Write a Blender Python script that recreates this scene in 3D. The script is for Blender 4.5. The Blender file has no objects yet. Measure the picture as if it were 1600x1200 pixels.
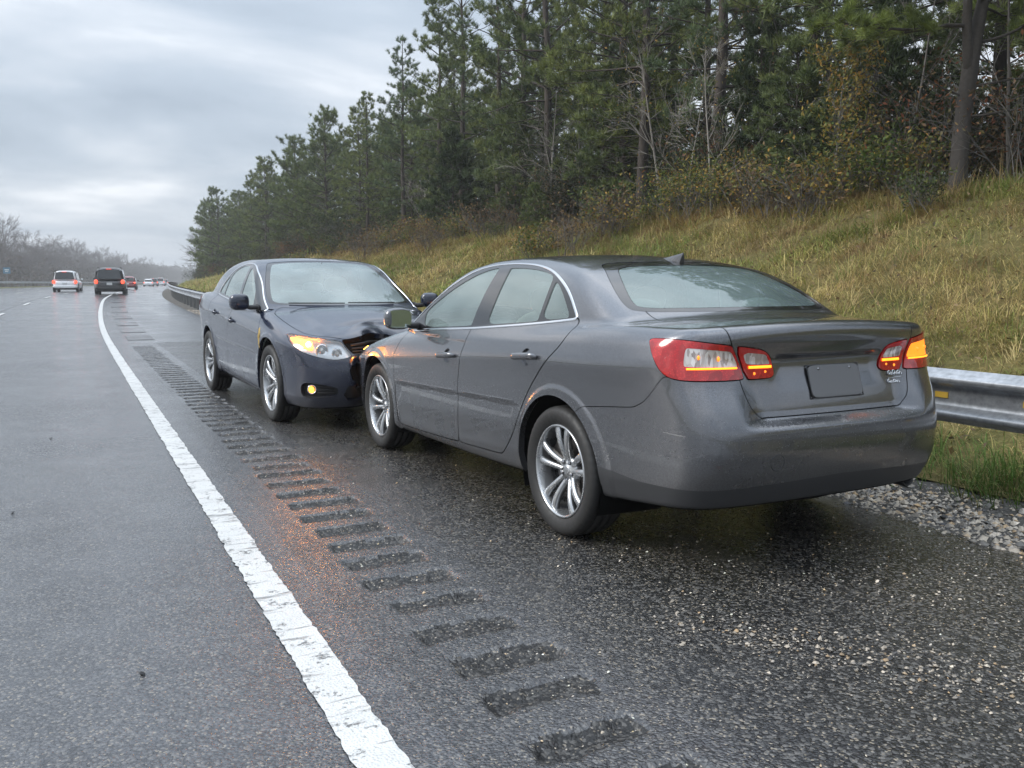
import bpy, bmesh, math, random
import numpy as np
from mathutils import Vector, Matrix

# ================================================================ camera, sky, sun, exposure
C = bpy.context.scene.collection
scene = bpy.context.scene
CAM_H = 1.2937
cam_data = bpy.data.cameras.new('camera')
cam_data.sensor_fit = 'HORIZONTAL'; cam_data.sensor_width = 36.0
cam_data.lens = 30.97
cam_data.clip_start = 0.05; cam_data.clip_end = 6000
cam = bpy.data.objects.new('camera', cam_data); C.objects.link(cam)
cam.location = (0, 0, CAM_H)
cam.rotation_euler = (math.pi / 2 - 0.1144, 0, -0.4633)
scene.camera = cam

SUN_EL, SUN_ROT = math.radians(38), math.radians(-75)
world = bpy.data.worlds.new("World"); scene.world = world
world.use_nodes = True
wt = world.node_tree; wt.nodes.clear()
def wn(t, **k):
    n = wt.nodes.new(t)
    for a, b in k.items(): setattr(n, a, b)
    return n
w_out = wn('ShaderNodeOutputWorld')
w_sky = wn('ShaderNodeTexSky', sky_type='NISHITA', sun_disc=False)
w_sky.sun_elevation = SUN_EL; w_sky.sun_rotation = SUN_ROT
w_sky.air_density = 1.0; w_sky.dust_density = 2.0
w_bg1 = wn('ShaderNodeBackground'); w_bg1.inputs[1].default_value = 0.10
wt.links.new(w_sky.outputs[0], w_bg1.inputs[0])
# overcast: layered stratus, stretched towards the horizon by projecting the direction on a flat cloud base
w_tc = wn('ShaderNodeTexCoord')
w_sep = wn('ShaderNodeSeparateXYZ'); wt.links.new(w_tc.outputs['Generated'], w_sep.inputs[0])
w_z = wn('ShaderNodeMath', operation='MAXIMUM'); wt.links.new(w_sep.outputs[2], w_z.inputs[0]); w_z.inputs[1].default_value = 0.0
w_za = wn('ShaderNodeMath', operation='ADD'); wt.links.new(w_z.outputs[0], w_za.inputs[0]); w_za.inputs[1].default_value = 0.22
w_dx = wn('ShaderNodeMath', operation='DIVIDE'); wt.links.new(w_sep.outputs[0], w_dx.inputs[0]); wt.links.new(w_za.outputs[0], w_dx.inputs[1])
w_dy = wn('ShaderNodeMath', operation='DIVIDE'); wt.links.new(w_sep.outputs[1], w_dy.inputs[0]); wt.links.new(w_za.outputs[0], w_dy.inputs[1])
w_cmb = wn('ShaderNodeCombineXYZ'); wt.links.new(w_dx.outputs[0], w_cmb.inputs[0]); wt.links.new(w_dy.outputs[0], w_cmb.inputs[1])
w_n1 = wn('ShaderNodeTexNoise'); w_n1.inputs['Scale'].default_value = 0.95; w_n1.inputs['Detail'].default_value = 7; w_n1.inputs['Roughness'].default_value = .52
w_n1.inputs['Distortion'].default_value = .35
w_map = wn('ShaderNodeMapping'); w_map.inputs['Location'].default_value = (3.1, 1.7, 0); w_map.inputs['Rotation'].default_value = (0, 0, .5); w_map.inputs['Scale'].default_value = (1.0, 1.5, 1)
wt.links.new(w_cmb.outputs[0], w_map.inputs[0]); wt.links.new(w_map.outputs[0], w_n1.inputs[0])
w_cr = wn('ShaderNodeValToRGB')
e = w_cr.color_ramp.elements
e[0].position = .35; e[0].color = (.240, .284, .340, 1)
e[1].position = .66; e[1].color = (.60, .62, .65, 1)
m_ = e.new(.47); m_.color = (.305, .352, .410, 1)
m_ = e.new(.57); m_.color = (.41, .447, .495, 1)
wt.links.new(w_n1.outputs[0], w_cr.inputs[0])
w_bg2 = wn('ShaderNodeBackground'); 
# an overcast sky brightens towards the zenith
w_z2 = wn('ShaderNodeMath', operation='MULTIPLY'); wt.links.new(w_z.outputs[0], w_z2.inputs[0]); wt.links.new(w_z.outputs[0], w_z2.inputs[1])
w_zs = wn('ShaderNodeMath', operation='MULTIPLY_ADD'); wt.links.new(w_z2.outputs[0], w_zs.inputs[0]); w_zs.inputs[1].default_value = 2.5; w_zs.inputs[2].default_value = 0.93
wt.links.new(w_zs.outputs[0], w_bg2.inputs[1])
wt.links.new(w_cr.outputs[0], w_bg2.inputs[0])
w_mix = wn('ShaderNodeMixShader'); w_mix.inputs[0].default_value = .93
wt.links.new(w_bg1.outputs[0], w_mix.inputs[1]); wt.links.new(w_bg2.outputs[0], w_mix.inputs[2])
wt.links.new(w_mix.outputs[0], w_out.inputs[0])

sun_d = bpy.data.lights.new('sun', 'SUN'); sun_d.energy = 1.5; sun_d.angle = math.radians(25); sun_d.color = (1, .96, .90)
sun = bpy.data.objects.new('sun', sun_d); C.objects.link(sun)
sun.rotation_euler = (math.pi / 2 - SUN_EL, 0, math.radians(-75 + 0))
# sun in the west-south-west of the picture: left of the camera, behind the cloud
sun.rotation_euler = Vector((math.sin(SUN_ROT) * math.cos(SUN_EL), math.cos(SUN_ROT) * math.cos(SUN_EL), math.sin(SUN_EL))).to_track_quat('Z', 'Y').to_euler()
vs = scene.view_settings
vs.view_transform = 'Standard'; vs.look = 'None'; vs.exposure = 0.87; vs.gamma = 1.0; vs.use_curve_mapping = False
scene.cycles.max_bounces = 8; scene.cycles.transparent_max_bounces = 24
scene.cycles.diffuse_bounces = 3; scene.cycles.glossy_bounces = 4; scene.cycles.transmission_bounces = 6
scene.cycles.volume_bounces = 0
scene.cycles.caustics_reflective = False; scene.cycles.caustics_refractive = False
scene.cycles.use_denoising = True
scene.cycles.sample_clamp_indirect = 6.0

R = np.random.RandomState(7)
PI = math.pi

# ================================================================ helpers
def tag(o, label=None, cat=None, group=None, kind=None):
    if label: o['label'] = label
    if cat: o['category'] = cat
    if group: o['group'] = group
    if kind: o['kind'] = kind
    return o

def empty(name, loc=(0, 0, 0), rz=0.0, parent=None):
    o = bpy.data.objects.new(name, None); C.objects.link(o)
    o.empty_display_size = .2
    o.location = loc; o.rotation_euler = (0, 0, rz)
    if parent: o.parent = parent
    return o

def link(name, me, m, parent=None):
    o = bpy.data.objects.new(name, me); C.objects.link(o)
    if m is not None and len(me.materials) == 0: me.materials.append(m)
    if parent is not None: o.parent = parent
    return o

def raw_mesh(name, V, loops, starts, totals, smooth=True, col=None, normals=None, midx=None):
    me = bpy.data.meshes.new(name)
    V = np.ascontiguousarray(V, np.float32)
    me.vertices.add(len(V)); me.vertices.foreach_set('co', V.ravel())
    me.loops.add(len(loops)); me.loops.foreach_set('vertex_index', np.ascontiguousarray(loops, np.int32))
    me.polygons.add(len(starts)); me.polygons.foreach_set('loop_start', np.ascontiguousarray(starts, np.int32))
    me.polygons.foreach_set('loop_total', np.ascontiguousarray(totals, np.int32))
    me.polygons.foreach_set('use_smooth', np.full(len(starts), bool(smooth)))
    if midx is not None: me.polygons.foreach_set('material_index', np.ascontiguousarray(midx, np.int32))
    me.update(calc_edges=True); me.validate()
    if col is not None:
        a = me.attributes.new('col', 'FLOAT_COLOR', 'POINT')
        c4 = np.ones((len(V), 4), np.float32); c4[:, :3] = col
        a.data.foreach_set('color', c4.ravel())
    if normals is not None:
        me.normals_split_custom_set_from_vertices(np.ascontiguousarray(normals, np.float32).tolist())
    return me

class MB:
    """collects triangles and quads (and a colour per vertex) into one mesh"""
    def __init__(s): s.V = []; s.F3 = []; s.F4 = []; s.Cc = []; s.n = 0
    def add(s, V, F3=None, F4=None, col=None):
        V = np.asarray(V, float).reshape(-1, 3)
        if F3 is not None and len(F3): s.F3.append(np.asarray(F3, int).reshape(-1, 3) + s.n)
        if F4 is not None and len(F4): s.F4.append(np.asarray(F4, int).reshape(-1, 4) + s.n)
        s.V.append(V); c = np.ones((len(V), 3)) * (np.array([1., 1, 1]) if col is None else np.asarray(col)); s.Cc.append(c)
        s.n += len(V); return s
    def mesh(s, name, smooth=True, col=False):
        V = np.concatenate(s.V)
        l, st, to = [], [], []
        n = 0
        if s.F3:
            f = np.concatenate(s.F3); l.append(f.ravel()); st.append(np.arange(len(f)) * 3); to.append(np.full(len(f), 3)); n = len(f) * 3
        if s.F4:
            f = np.concatenate(s.F4); l.append(f.ravel()); st.append(n + np.arange(len(f)) * 4); to.append(np.full(len(f), 4))
        return raw_mesh(name, V, np.concatenate(l), np.concatenate(st), np.concatenate(to), smooth, np.concatenate(s.Cc) if col else None)
    def obj(s, name, m, parent=None, smooth=True, col=False):
        return link(name, s.mesh(name, smooth, col), m, parent)
    def box(s, c, d, rot=None, col=None):
        c = np.asarray(c, float); d = np.asarray(d, float) / 2
        v = np.array([[x, y, z] for x in (-1, 1) for y in (-1, 1) for z in (-1, 1)], float) * d
        if rot is not None: v = v @ np.asarray(rot).T
        return s.add(v + c, F4=[(0, 1, 3, 2), (4, 6, 7, 5), (0, 4, 5, 1), (2, 3, 7, 6), (0, 2, 6, 4), (1, 5, 7, 3)], col=col)
    def tube(s, P, r, n=6, cap=True, col=None):
        P = np.asarray(P, float); k = len(P); r = np.broadcast_to(np.asarray(r, float), (k,))
        T = np.gradient(P, axis=0); T /= np.maximum(np.linalg.norm(T, axis=1, keepdims=True), 1e-9)
        up = np.array([0, 0, 1.]) if abs(T[:, 2]).mean() < .85 else np.array([1., 0, 0])
        A = np.cross(T, up); A /= np.maximum(np.linalg.norm(A, axis=1, keepdims=True), 1e-9); B = np.cross(T, A)
        a = np.linspace(0, 2 * PI, n, endpoint=False)
        V = (P[:, None] + r[:, None, None] * (np.cos(a)[None, :, None] * A[:, None] + np.sin(a)[None, :, None] * B[:, None])).reshape(-1, 3)
        i = np.arange(k - 1)[:, None] * n; j = np.arange(n)[None]; j2 = (j + 1) % n
        F4 = np.stack([i + j, i + n + j, i + n + j2, i + j2], -1).reshape(-1, 4)
        F3 = []
        if cap:
            V = np.concatenate([V, P[:1], P[-1:]])
            F3 = [(k * n, q, (q + 1) % n) for q in range(n)] + [(k * n + 1, (k - 1) * n + (q + 1) % n, (k - 1) * n + q) for q in range(n)]
        return s.add(V, F3, F4, col)
    def lathe(s, prof, n=48, axis='y', c=(0, 0, 0), closed=False, col=None):
        """prof: (radius, offset along the axis)"""
        p = np.asarray(prof, float); k = len(p)
        a = np.linspace(0, 2 * PI, n, endpoint=False)
        rr, h = p[:, 0][:, None], np.broadcast_to(p[:, 1][:, None], (k, n))
        u, v = rr * np.cos(a), rr * np.sin(a)
        V = {'y': np.stack([u, h, v], -1), 'z': np.stack([u, v, h], -1), 'x': np.stack([h, u, v], -1)}[axis].reshape(-1, 3) + np.asarray(c, float)
        kk = k if closed else k - 1
        i = np.arange(kk)[:, None] * n; i2 = (np.arange(kk)[:, None] + 1) % k * n; j = np.arange(n)[None]; j2 = (j + 1) % n
        return s.add(V, F4=np.stack([i + j, i + j2, i2 + j2, i2 + j], -1).reshape(-1, 4), col=col)
    def blob(s, c, d, p=2.6, nu=20, nv=12, rot=None, col=None):
        """superellipsoid: a rounded box of size d"""
        u = np.linspace(0, 2 * PI, nu, endpoint=False); v = np.linspace(-PI / 2, PI / 2, nv)
        f = lambda t: np.sign(t) * np.abs(t) ** (2 / p)
        U, W = np.meshgrid(u, v)
        X = np.stack([f(np.cos(W)) * f(np.cos(U)), f(np.cos(W)) * f(np.sin(U)), f(np.sin(W))], -1).reshape(-1, 3) * np.asarray(d, float) / 2
        if rot is not None: X = X @ np.asarray(rot).T
        i = np.arange(nv - 1)[:, None] * nu; j = np.arange(nu)[None]; j2 = (j + 1) % nu
        return s.add(X + np.asarray(c, float), F4=np.stack([i + j, i + j2, i + nu + j2, i + nu + j], -1).reshape(-1, 4), col=col)

def rotm(ax, a):
    return np.array(Matrix.Rotation(a, 3, ax))

def vnoise(x, y, seed=0):
    """smooth value noise, numpy"""
    rs = np.random.RandomState(seed); tab = rs.rand(256, 256)
    xi = np.floor(x).astype(int); yi = np.floor(y).astype(int); fx = x - xi; fy = y - yi
    fx = fx * fx * (3 - 2 * fx); fy = fy * fy * (3 - 2 * fy)
    g = lambda a, b: tab[a % 256, b % 256]
    return (g(xi, yi) * (1 - fx) + g(xi + 1, yi) * fx) * (1 - fy) + (g(xi, yi + 1) * (1 - fx) + g(xi + 1, yi + 1) * fx) * fy

def fbm(x, y, seed=0, o=4):
    return sum(vnoise(x * 2 ** k, y * 2 ** k, seed + k) * .5 ** (k + 1) for k in range(o)) / (1 - .5 ** o)

# ---------------------------------------------------------------- materials
class Mt:
    def __init__(s, name):
        s.m = bpy.data.materials.new(name); s.m.use_nodes = True
        s.t = s.m.node_tree; s.b = s.t.nodes['Principled BSDF']; s.out = s.t.nodes['Material Output']
    def n(s, typ, ins=None, **k):
        q = s.t.nodes.new(typ)
        for a, b in k.items(): setattr(q, a, b)
        for a, b in (ins or {}).items():
            if isinstance(b, bpy.types.NodeSocket): s.t.links.new(b, q.inputs[a])
            else: q.inputs[a].default_value = b
        return q
    def set(s, **k):
        for a, b in k.items():
            a = a.replace('_', ' ')
            if isinstance(b, bpy.types.NodeSocket): s.t.links.new(b, s.b.inputs[a])
            else: s.b.inputs[a].default_value = b
        return s
    def pos(s): return s.n('ShaderNodeTexCoord').outputs['Object']
    def noise(s, scale, detail=3, rough=.5, vec=None, dist=0):
        q = s.n('ShaderNodeTexNoise', {'Scale': scale, 'Detail': detail, 'Roughness': rough, 'Distortion': dist})
        s.t.links.new(vec if vec is not None else s.pos(), q.inputs['Vector']); return q.outputs[0]
    def voro(s, scale, vec=None, out='Distance', feature='F1'):
        q = s.n('ShaderNodeTexVoronoi', {'Scale': scale}, feature=feature)
        s.t.links.new(vec if vec is not None else s.pos(), q.inputs['Vector']); return q.outputs[out]
    def ramp(s, f, stops):
        q = s.n('ShaderNodeValToRGB'); s.t.links.new(f, q.inputs[0]); e = q.color_ramp.elements
        e[0].position, e[0].color = stops[0][0], tuple(stops[0][1]) + (1,)
        e[1].position, e[1].color = stops[-1][0], tuple(stops[-1][1]) + (1,)
        for p, c in stops[1:-1]: k = e.new(p); k.color = tuple(c) + (1,)
        return q.outputs[0]
    def map(s, f, a, b, c, d, clamp=True):
        q = s.n('ShaderNodeMapRange', {'From Min': a, 'From Max': b, 'To Min': c, 'To Max': d}); q.clamp = clamp
        s.t.links.new(f, q.inputs[0]); return q.outputs[0]
    def math(s, op, a, b=0.0):
        q = s.n('ShaderNodeMath', operation=op)
        for i, v in enumerate((a, b)):
            if isinstance(v, bpy.types.NodeSocket): s.t.links.new(v, q.inputs[i])
            else: q.inputs[i].default_value = v
        return q.outputs[0]
    def mix(s, f, a, b, mode='MIX'):
        q = s.n('ShaderNodeMix', data_type='RGBA', blend_type=mode)
        for i, v in ((0, f), (6, a), (7, b)):
            if isinstance(v, bpy.types.NodeSocket): s.t.links.new(v, q.inputs[i])
            else: q.inputs[i].default_value = v if i == 0 else tuple(v) + (1,)
        return q.outputs[2]
    def bump(s, h, strength=.3, dist=.01):
        q = s.n('ShaderNodeBump', {'Strength': strength, 'Distance': dist}); s.t.links.new(h, q.inputs['Height'])
        s.t.links.new(q.outputs[0], s.b.inputs['Normal']); return q

def plain(name, col, rough=.5, metal=0.0, spec=.5, coat=0.0, var=.12, scale=25, bump=0):
    m = Mt(name)
    f = m.noise(scale, 4)
    c0 = tuple(max(0, c * (1 - var)) for c in col); c1 = tuple(min(1, c * (1 + var)) for c in col)
    m.set(Base_Color=m.mix(f, c0, c1), Roughness=m.map(f, .2, .8, max(0, rough * .85), min(1, rough * 1.15)), Metallic=metal)
    m.b.inputs['Specular IOR Level'].default_value = spec
    m.b.inputs['Coat Weight'].default_value = coat; m.b.inputs['Coat Roughness'].default_value = .03
    if bump: m.bump(f, bump, .01)
    return m.m

def emit(name, col, strength):
    m = Mt(name); f = m.noise(60, 2)
    m.set(Base_Color=tuple(col) + (1,), Emission_Color=m.mix(f, tuple(c * .75 for c in col), col), Emission_Strength=strength, Roughness=.2)
    return m.m

def attr_mat(name, rough=.7, trans=0.0, spec=.3, jitter=.25, scale=3.0):
    """colour comes from the 'col' attribute; translucency for leaves"""
    m = Mt(name)
    a = m.n('ShaderNodeAttribute', attribute_name='col').outputs['Color']
    f = m.noise(scale, 3)
    c = m.mix(1.0, a, m.ramp(f, [(.25, (1 - jitter,) * 3), (.75, (1 + jitter,) * 3)]), 'MULTIPLY')
    m.set(Base_Color=c, Roughness=rough); m.b.inputs['Specular IOR Level'].default_value = spec
    if trans:
        tr = m.n('ShaderNodeBsdfTranslucent'); m.t.links.new(c, tr.inputs[0])
        mx = m.n('ShaderNodeMixShader'); mx.inputs[0].default_value = trans
        m.t.links.new(m.b.outputs[0], mx.inputs[1]); m.t.links.new(tr.outputs[0], mx.inputs[2]); m.t.links.new(mx.outputs[0], m.out.inputs[0])
    return m.m
# ---------------------------------------------------------------- car skin: an implicit surface, meshed by ray casting
def curve(pts, sig=0.03, lo=None, hi=None):
    """smooth 1-D function through pts (x, y): piecewise linear table, gaussian-smoothed, extended linearly"""
    p = np.array(sorted(pts), float)
    n = 1400
    span = p[-1, 0] - p[0, 0]
    a, b = p[0, 0] - span, p[-1, 0] + span
    xs = np.linspace(a, b, n * 3)
    ys = np.interp(xs, p[:, 0], p[:, 1])
    s0 = (p[1, 1] - p[0, 1]) / (p[1, 0] - p[0, 0]); s1 = (p[-1, 1] - p[-2, 1]) / (p[-1, 0] - p[-2, 0])
    ys = np.where(xs < p[0, 0], p[0, 1] + (xs - p[0, 0]) * s0, ys)
    ys = np.where(xs > p[-1, 0], p[-1, 1] + (xs - p[-1, 0]) * s1, ys)
    h = xs[1] - xs[0]
    k = max(1, int(3 * sig / h))
    w = np.exp(-0.5 * (np.arange(-k, k + 1) * h / sig) ** 2); w /= w.sum()
    ys = np.convolve(np.pad(ys, k, mode='reflect', reflect_type='odd'), w, mode='valid')
    return lambda x: np.interp(x, xs, ys)

def sstep(a, b, x):
    t = np.clip((x - a) / (b - a), 0, 1)
    return t * t * (3 - 2 * t)

def smax(a, b, k):
    h = np.clip(0.5 + 0.5 * (a - b) / k, 0, 1)
    return b + (a - b) * h + k * h * (1 - h)

def smin(a, b, k):
    return -smax(-a, -b, k)

WHEEL_R = .335
AX_F, AX_R = 1.3685, -1.3685
c_crease = curve([(2.4, .66), (1.4, .715), (1.0, .745), (.5, .78), (-.235, .838), (-.937, .885), (-1.7, .905), (-2.3, .935)], .15)
c_sec = curve([(-.70, .80), (-.62, .868), (-.52, .893), (-.35, .9025), (-.2, .906), (-.09, .911), (-.02, .9185), (.0, .920), (.03, .9145),
               (.1, .892), (.2, .853), (.3, .80), (.4, .74)], .012)
c_rock = curve([(.10, -.11), (.17, -.055), (.22, -.018), (.27, 0.0), (.4, 0), (1, 0)], .018)
c_plan = curve([(2.6, -.34), (2.35, -.21), (2.2, -.135), (2.0, -.068), (1.8, -.028), (1.5, -.006), (1.2, 0), (0, 0), (-1.3, 0), (-1.6, -.008),
                (-1.9, -.032), (-2.1, -.064), (-2.3, -.115), (-2.5, -.20)], .09)
c_top = curve([(2.5, .50), (2.36, .64), (2.28, .715), (2.18, .770), (2.05, .812), (1.8, .872), (1.5, .928), (1.2, .975), (1.0, 1.0), (.5, 1.03), (0, 1.05),
               (-1., 1.09), (-1.6, 1.128), (-1.85, 1.133), (-2.1, 1.126), (-2.25, 1.122), (-2.36, 1.128), (-2.5, 1.13)], .03)
c_crown = curve([(2.4, .16), (1.8, .13), (1.0, .10), (0, .06), (-1.2, .05), (-1.8, .06), (-2.4, .05)], .2)
c_front = curve([(.05, 2.14), (.17, 2.26), (.26, 2.33), (.38, 2.365), (.5, 2.372), (.62, 2.35), (.72, 2.30), (.82, 2.2), (.95, 2.0)], .03)
c_rear = curve([(.10, -2.20), (.24, -2.285), (.32, -2.33), (.40, -2.375), (.47, -2.405), (.56, -2.418), (.66, -2.410), (.74, -2.385), (.85, -2.335), (.95, -2.305),
                (1.03, -2.305), (1.09, -2.325), (1.14, -2.35), (1.2, -2.37)], .022)
c_gh = curve([(1.55, .75), (1.35, .868), (1.12, 1.0), (.9, 1.117), (.6, 1.265), (.38, 1.362), (.18, 1.424), (-.08, 1.458), (-.4, 1.470), (-.75, 1.462),
              (-1.05, 1.436), (-1.3, 1.392), (-1.5, 1.318), (-1.7, 1.218), (-1.88, 1.118), (-2.1, .99)], .06)
c_tum = curve([(.8, .905), (.95, .873), (1.05, .849), (1.15, .815), (1.25, .772), (1.33, .728), (1.40, .678), (1.5, .595)], .03)
c_gplan = curve([(1.4, -.09), (1.1, -.04), (.8, -.014), (.4, 0), (-.5, 0), (-1.0, -.010), (-1.4, -.036), (-1.8, -.085), (-2.1, -.14)], .15)
c_bot = curve([(2.5, .20), (2.1, .175), (1.6, .185), (.9, .20), (-.9, .22), (-1.6, .25), (-2.1, .30), (-2.5, .315)], .1)

def car_F(P):
    x, y, z = P[:, 0], np.abs(P[:, 1]), P[:, 2]
    t = z - c_crease(x)
    ys = c_sec(t) + c_rock(z) + c_plan(x)
    # lower door: a shallow step under the character line
    zm = .565 + .0345 * (.87 - x)
    ys = ys - .007 * sstep(.012, -.012, z - zm) * sstep(1.0, .85, x) * sstep(-1.0, -.85, x)
    for ax in (AX_F, AX_R):
        r = np.hypot(x - ax, z - WHEEL_R)
        ys = ys + .009 * sstep(.452, .424, r)
    side = y - ys
    zt = c_top(x) - c_crown(x) * y * y
    # hood: raised centre panel edges
    zt = zt + .012 * sstep(.62, .50, y) * sstep(1.0, 1.25, x) * sstep(2.35, 2.0, x)
    top = (z - zt) / np.sqrt(1.06)
    xf = c_front(z) - .30 * (y / .9) ** 3 - .04 * (y / .9) ** 2
    front = x - xf
    xr = c_rear(z) + .060 * (y / .9) ** 2 + .13 * (y / .9) ** 6
    # boot lid sits back above a shelf in the bumper
    rec = sstep(.60, .40, y - .16 * np.clip(z - .70, 0, .4)) * sstep(.660, .704, z) * np.clip((1.03 - z) / .30, 0, 1)
    xr = xr + .058 * rec
    xr = xr + .018 * sstep(.37, .28, y) * sstep(.985, .950, z) * sstep(.80, .93, z)      # undercut below the boot spoiler
    rear = xr - x
    bot = c_bot(x) - z
    L = smax(side, top, .075)
    L = smax(L, smax(front, rear, .02), .10)
    L = smax(L, bot, .03)
    xs = np.where(x > -.35, x + .24 * y * y * sstep(-.35, .6, x), x - .22 * y * y * sstep(-.35, -1.2, x))
    zr = c_gh(xs) - .085 * y * y
    dz = (c_gh(xs + .01) - c_gh(xs - .01)) / .02
    roof = (z - zr) / np.sqrt(1 + dz * dz)
    gs = (y - (c_tum(z) + c_gplan(x))) / np.sqrt(1.15)
    G = np.maximum(smax(roof, gs, .065), .955 - z)
    return smin(L, G, .035)

def grad_n(P, e=2e-3):
    g = np.stack([car_F(P + d) - car_F(P - d) for d in (np.array([e, 0, 0]), np.array([0, e, 0]), np.array([0, 0, e]))], 1)
    return g / np.maximum(np.linalg.norm(g, axis=1, keepdims=True), 1e-9)

def raycast(O, D, t0=0.0, t1=1.9, n=60):
    """first crossing from inside to outside along O + t D, t in [t0, t1]"""
    lo = np.full(len(O), t0); hi = np.full(len(O), t1)
    step = (t1 - t0) / n
    found = np.zeros(len(O), bool)
    t = np.full(len(O), t0)
    for i in range(n):
        tt = t0 + step * (i + 1)
        idx = np.where(~found)[0]
        if len(idx) == 0: break
        f = car_F(O[idx] + D[idx] * tt)
        hit = f > 0
        lo[idx[hit]] = tt - step; hi[idx[hit]] = tt
        found[idx[hit]] = True
    for i in range(18):
        m = .5 * (lo + hi)
        f = car_F(O + D * m[:, None])
        hi = np.where(f > 0, m, hi); lo = np.where(f > 0, lo, m)
    return .5 * (lo + hi)

def car_skin(nt=300, ns=240, nc=60, ncr=None):
    """full skin as (V, N, T)"""
    zs = .60
    th = np.linspace(0, 2 * np.pi, nt, endpoint=False)
    rad = np.stack([np.zeros(nt), np.cos(th), np.sin(th)], 1)
    xa, xb = -1.9, 1.85
    O, D = [], []
    for ph in np.linspace(np.pi / 2, 0, ncr or nc, endpoint=False)[::-1]:       # rear cap: from the pole outwards
        O.append(np.tile([xa, 0, .86], (nt, 1))); D.append(np.array([-1., 0, 0]) * np.cos(ph) + rad * np.sin(ph))
    for x in np.linspace(xa, xb, ns)[1:-1]:
        O.append(np.tile([x, 0, zs + (.86 - zs) * sstep(-1.0, -1.9, x)], (nt, 1))); D.append(rad)
    for ph in np.linspace(np.pi / 2, 0, nc, endpoint=False):
        O.append(np.tile([xb, 0, zs], (nt, 1))); D.append(np.array([1., 0, 0]) * np.cos(ph) + rad * np.sin(ph))
    nr = len(O)
    O = np.concatenate(O + [np.array([[xa, 0, .86], [xb, 0, zs]])]); D = np.concatenate(D + [np.array([[-1., 0, 0], [1., 0, 0]])])
    t = raycast(O, D)
    V = O + D * t[:, None]
    N = grad_n(V)
    i = np.arange(nr - 1)[:, None] * nt; j = np.arange(nt)[None, :]; j2 = (j + 1) % nt
    a, b, c, d = (i + j), (i + j2), (i + nt + j2), (i + nt + j)
    T = np.concatenate([np.stack([a, b, c], -1).reshape(-1, 3), np.stack([a, c, d], -1).reshape(-1, 3)])
    pr, pf = nr * nt, nr * nt + 1
    jj = np.arange(nt); jn = (jj + 1) % nt
    T = np.concatenate([T, np.stack([np.full(nt, pr), jn, jj], 1), np.stack([np.full(nt, pf), (nr - 1) * nt + jj, (nr - 1) * nt + jn], 1)])
    # make winding outward
    fn = np.cross(V[T[:, 1]] - V[T[:, 0]], V[T[:, 2]] - V[T[:, 0]])
    flip = (fn * N[T[:, 0]]).sum(1) < 0
    T[flip] = T[flip][:, [0, 2, 1]]
    return V, N, T
# ---------------------------------------------------------------- cutting the skin into panels
def polysd(px, py, poly):
    p = np.asarray(poly, float); q = np.roll(p, -1, 0)
    out = np.full(len(px), -9.0)
    lo, hi = p.min(0) - .15, p.max(0) + .15
    k = np.where((px > lo[0]) & (px < hi[0]) & (py > lo[1]) & (py < hi[1]))[0]
    if len(k) == 0: return out
    X, Y = px[k][:, None], py[k][:, None]
    d = q - p; L = np.maximum((d ** 2).sum(1), 1e-12)
    t = np.clip(((X - p[:, 0]) * d[:, 0] + (Y - p[:, 1]) * d[:, 1]) / L, 0, 1)
    dist = np.sqrt((X - p[:, 0] - t * d[:, 0]) ** 2 + (Y - p[:, 1] - t * d[:, 1]) ** 2).min(1)
    cr = ((p[:, 1] > Y) != (q[:, 1] > Y)) & (X < (q[:, 0] - p[:, 0]) * (Y - p[:, 1]) / np.where(np.abs(q[:, 1] - p[:, 1]) < 1e-12, 1e-12, q[:, 1] - p[:, 1]) + p[:, 0])
    out[k] = np.where(cr.sum(1) % 2 == 1, dist, -dist)
    return out

def chaikin(p, n=2, closed=True, r=.25):
    p = np.asarray(p, float)
    for _ in range(n):
        if closed:
            q = np.roll(p, -1, 0); p = np.stack([p * (1 - r) + q * r, p * r + q * (1 - r)], 1).reshape(-1, p.shape[1])
        else:
            a, b = p[:-1], p[1:]
            p = np.concatenate([p[:1], np.stack([a * (1 - r) + b * r, a * r + b * (1 - r)], 1).reshape(-1, p.shape[1]), p[-1:]])
    return p

def clip(m, g):
    V, N, T = m
    s = g[T] >= 0; c = s.sum(1)
    full = T[c == 3]
    t1 = T[c == 1]; s1 = s[c == 1]
    r = s1.argmax(1); t1 = np.stack([t1[np.arange(len(t1)), (r + k) % 3] for k in range(3)], 1)
    t2 = T[c == 2]; s2 = s[c == 2]
    r = (~s2).argmax(1); t2 = np.stack([t2[np.arange(len(t2)), (r + k) % 3] for k in range(3)], 1)
    E = np.concatenate([t1[:, [0, 1]], t1[:, [0, 2]], t2[:, [0, 1]], t2[:, [0, 2]]])
    if len(E):
        Es = np.sort(E, 1); key = Es[:, 0].astype(np.int64) * len(V) + Es[:, 1]
        u, inv = np.unique(key, return_inverse=True)
        a, b = (u // len(V)).astype(int), (u % len(V)).astype(int)
        w = (g[a] / (g[a] - g[b]))[:, None]
        nV = V[a] * (1 - w) + V[b] * w; nN = N[a] * (1 - w) + N[b] * w
        nN /= np.maximum(np.linalg.norm(nN, axis=1, keepdims=True), 1e-9)
        inv = inv + len(V)
        k1, k2 = len(t1), len(t2)
        e1a, e1b, e2a, e2b = inv[:k1], inv[k1:2 * k1], inv[2 * k1:2 * k1 + k2], inv[2 * k1 + k2:]
        T2 = np.concatenate([full, np.stack([t1[:, 0], e1a, e1b], 1), np.stack([e2a, t2[:, 1], t2[:, 2]], 1), np.stack([e2a, t2[:, 2], e2b], 1)])
        V2 = np.concatenate([V, nV]); N2 = np.concatenate([N, nN])
    else: T2, V2, N2 = full, V, N
    used = np.unique(T2); mp = np.full(len(V2), -1); mp[used] = np.arange(len(used))
    return V2[used], N2[used], mp[T2]

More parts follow.
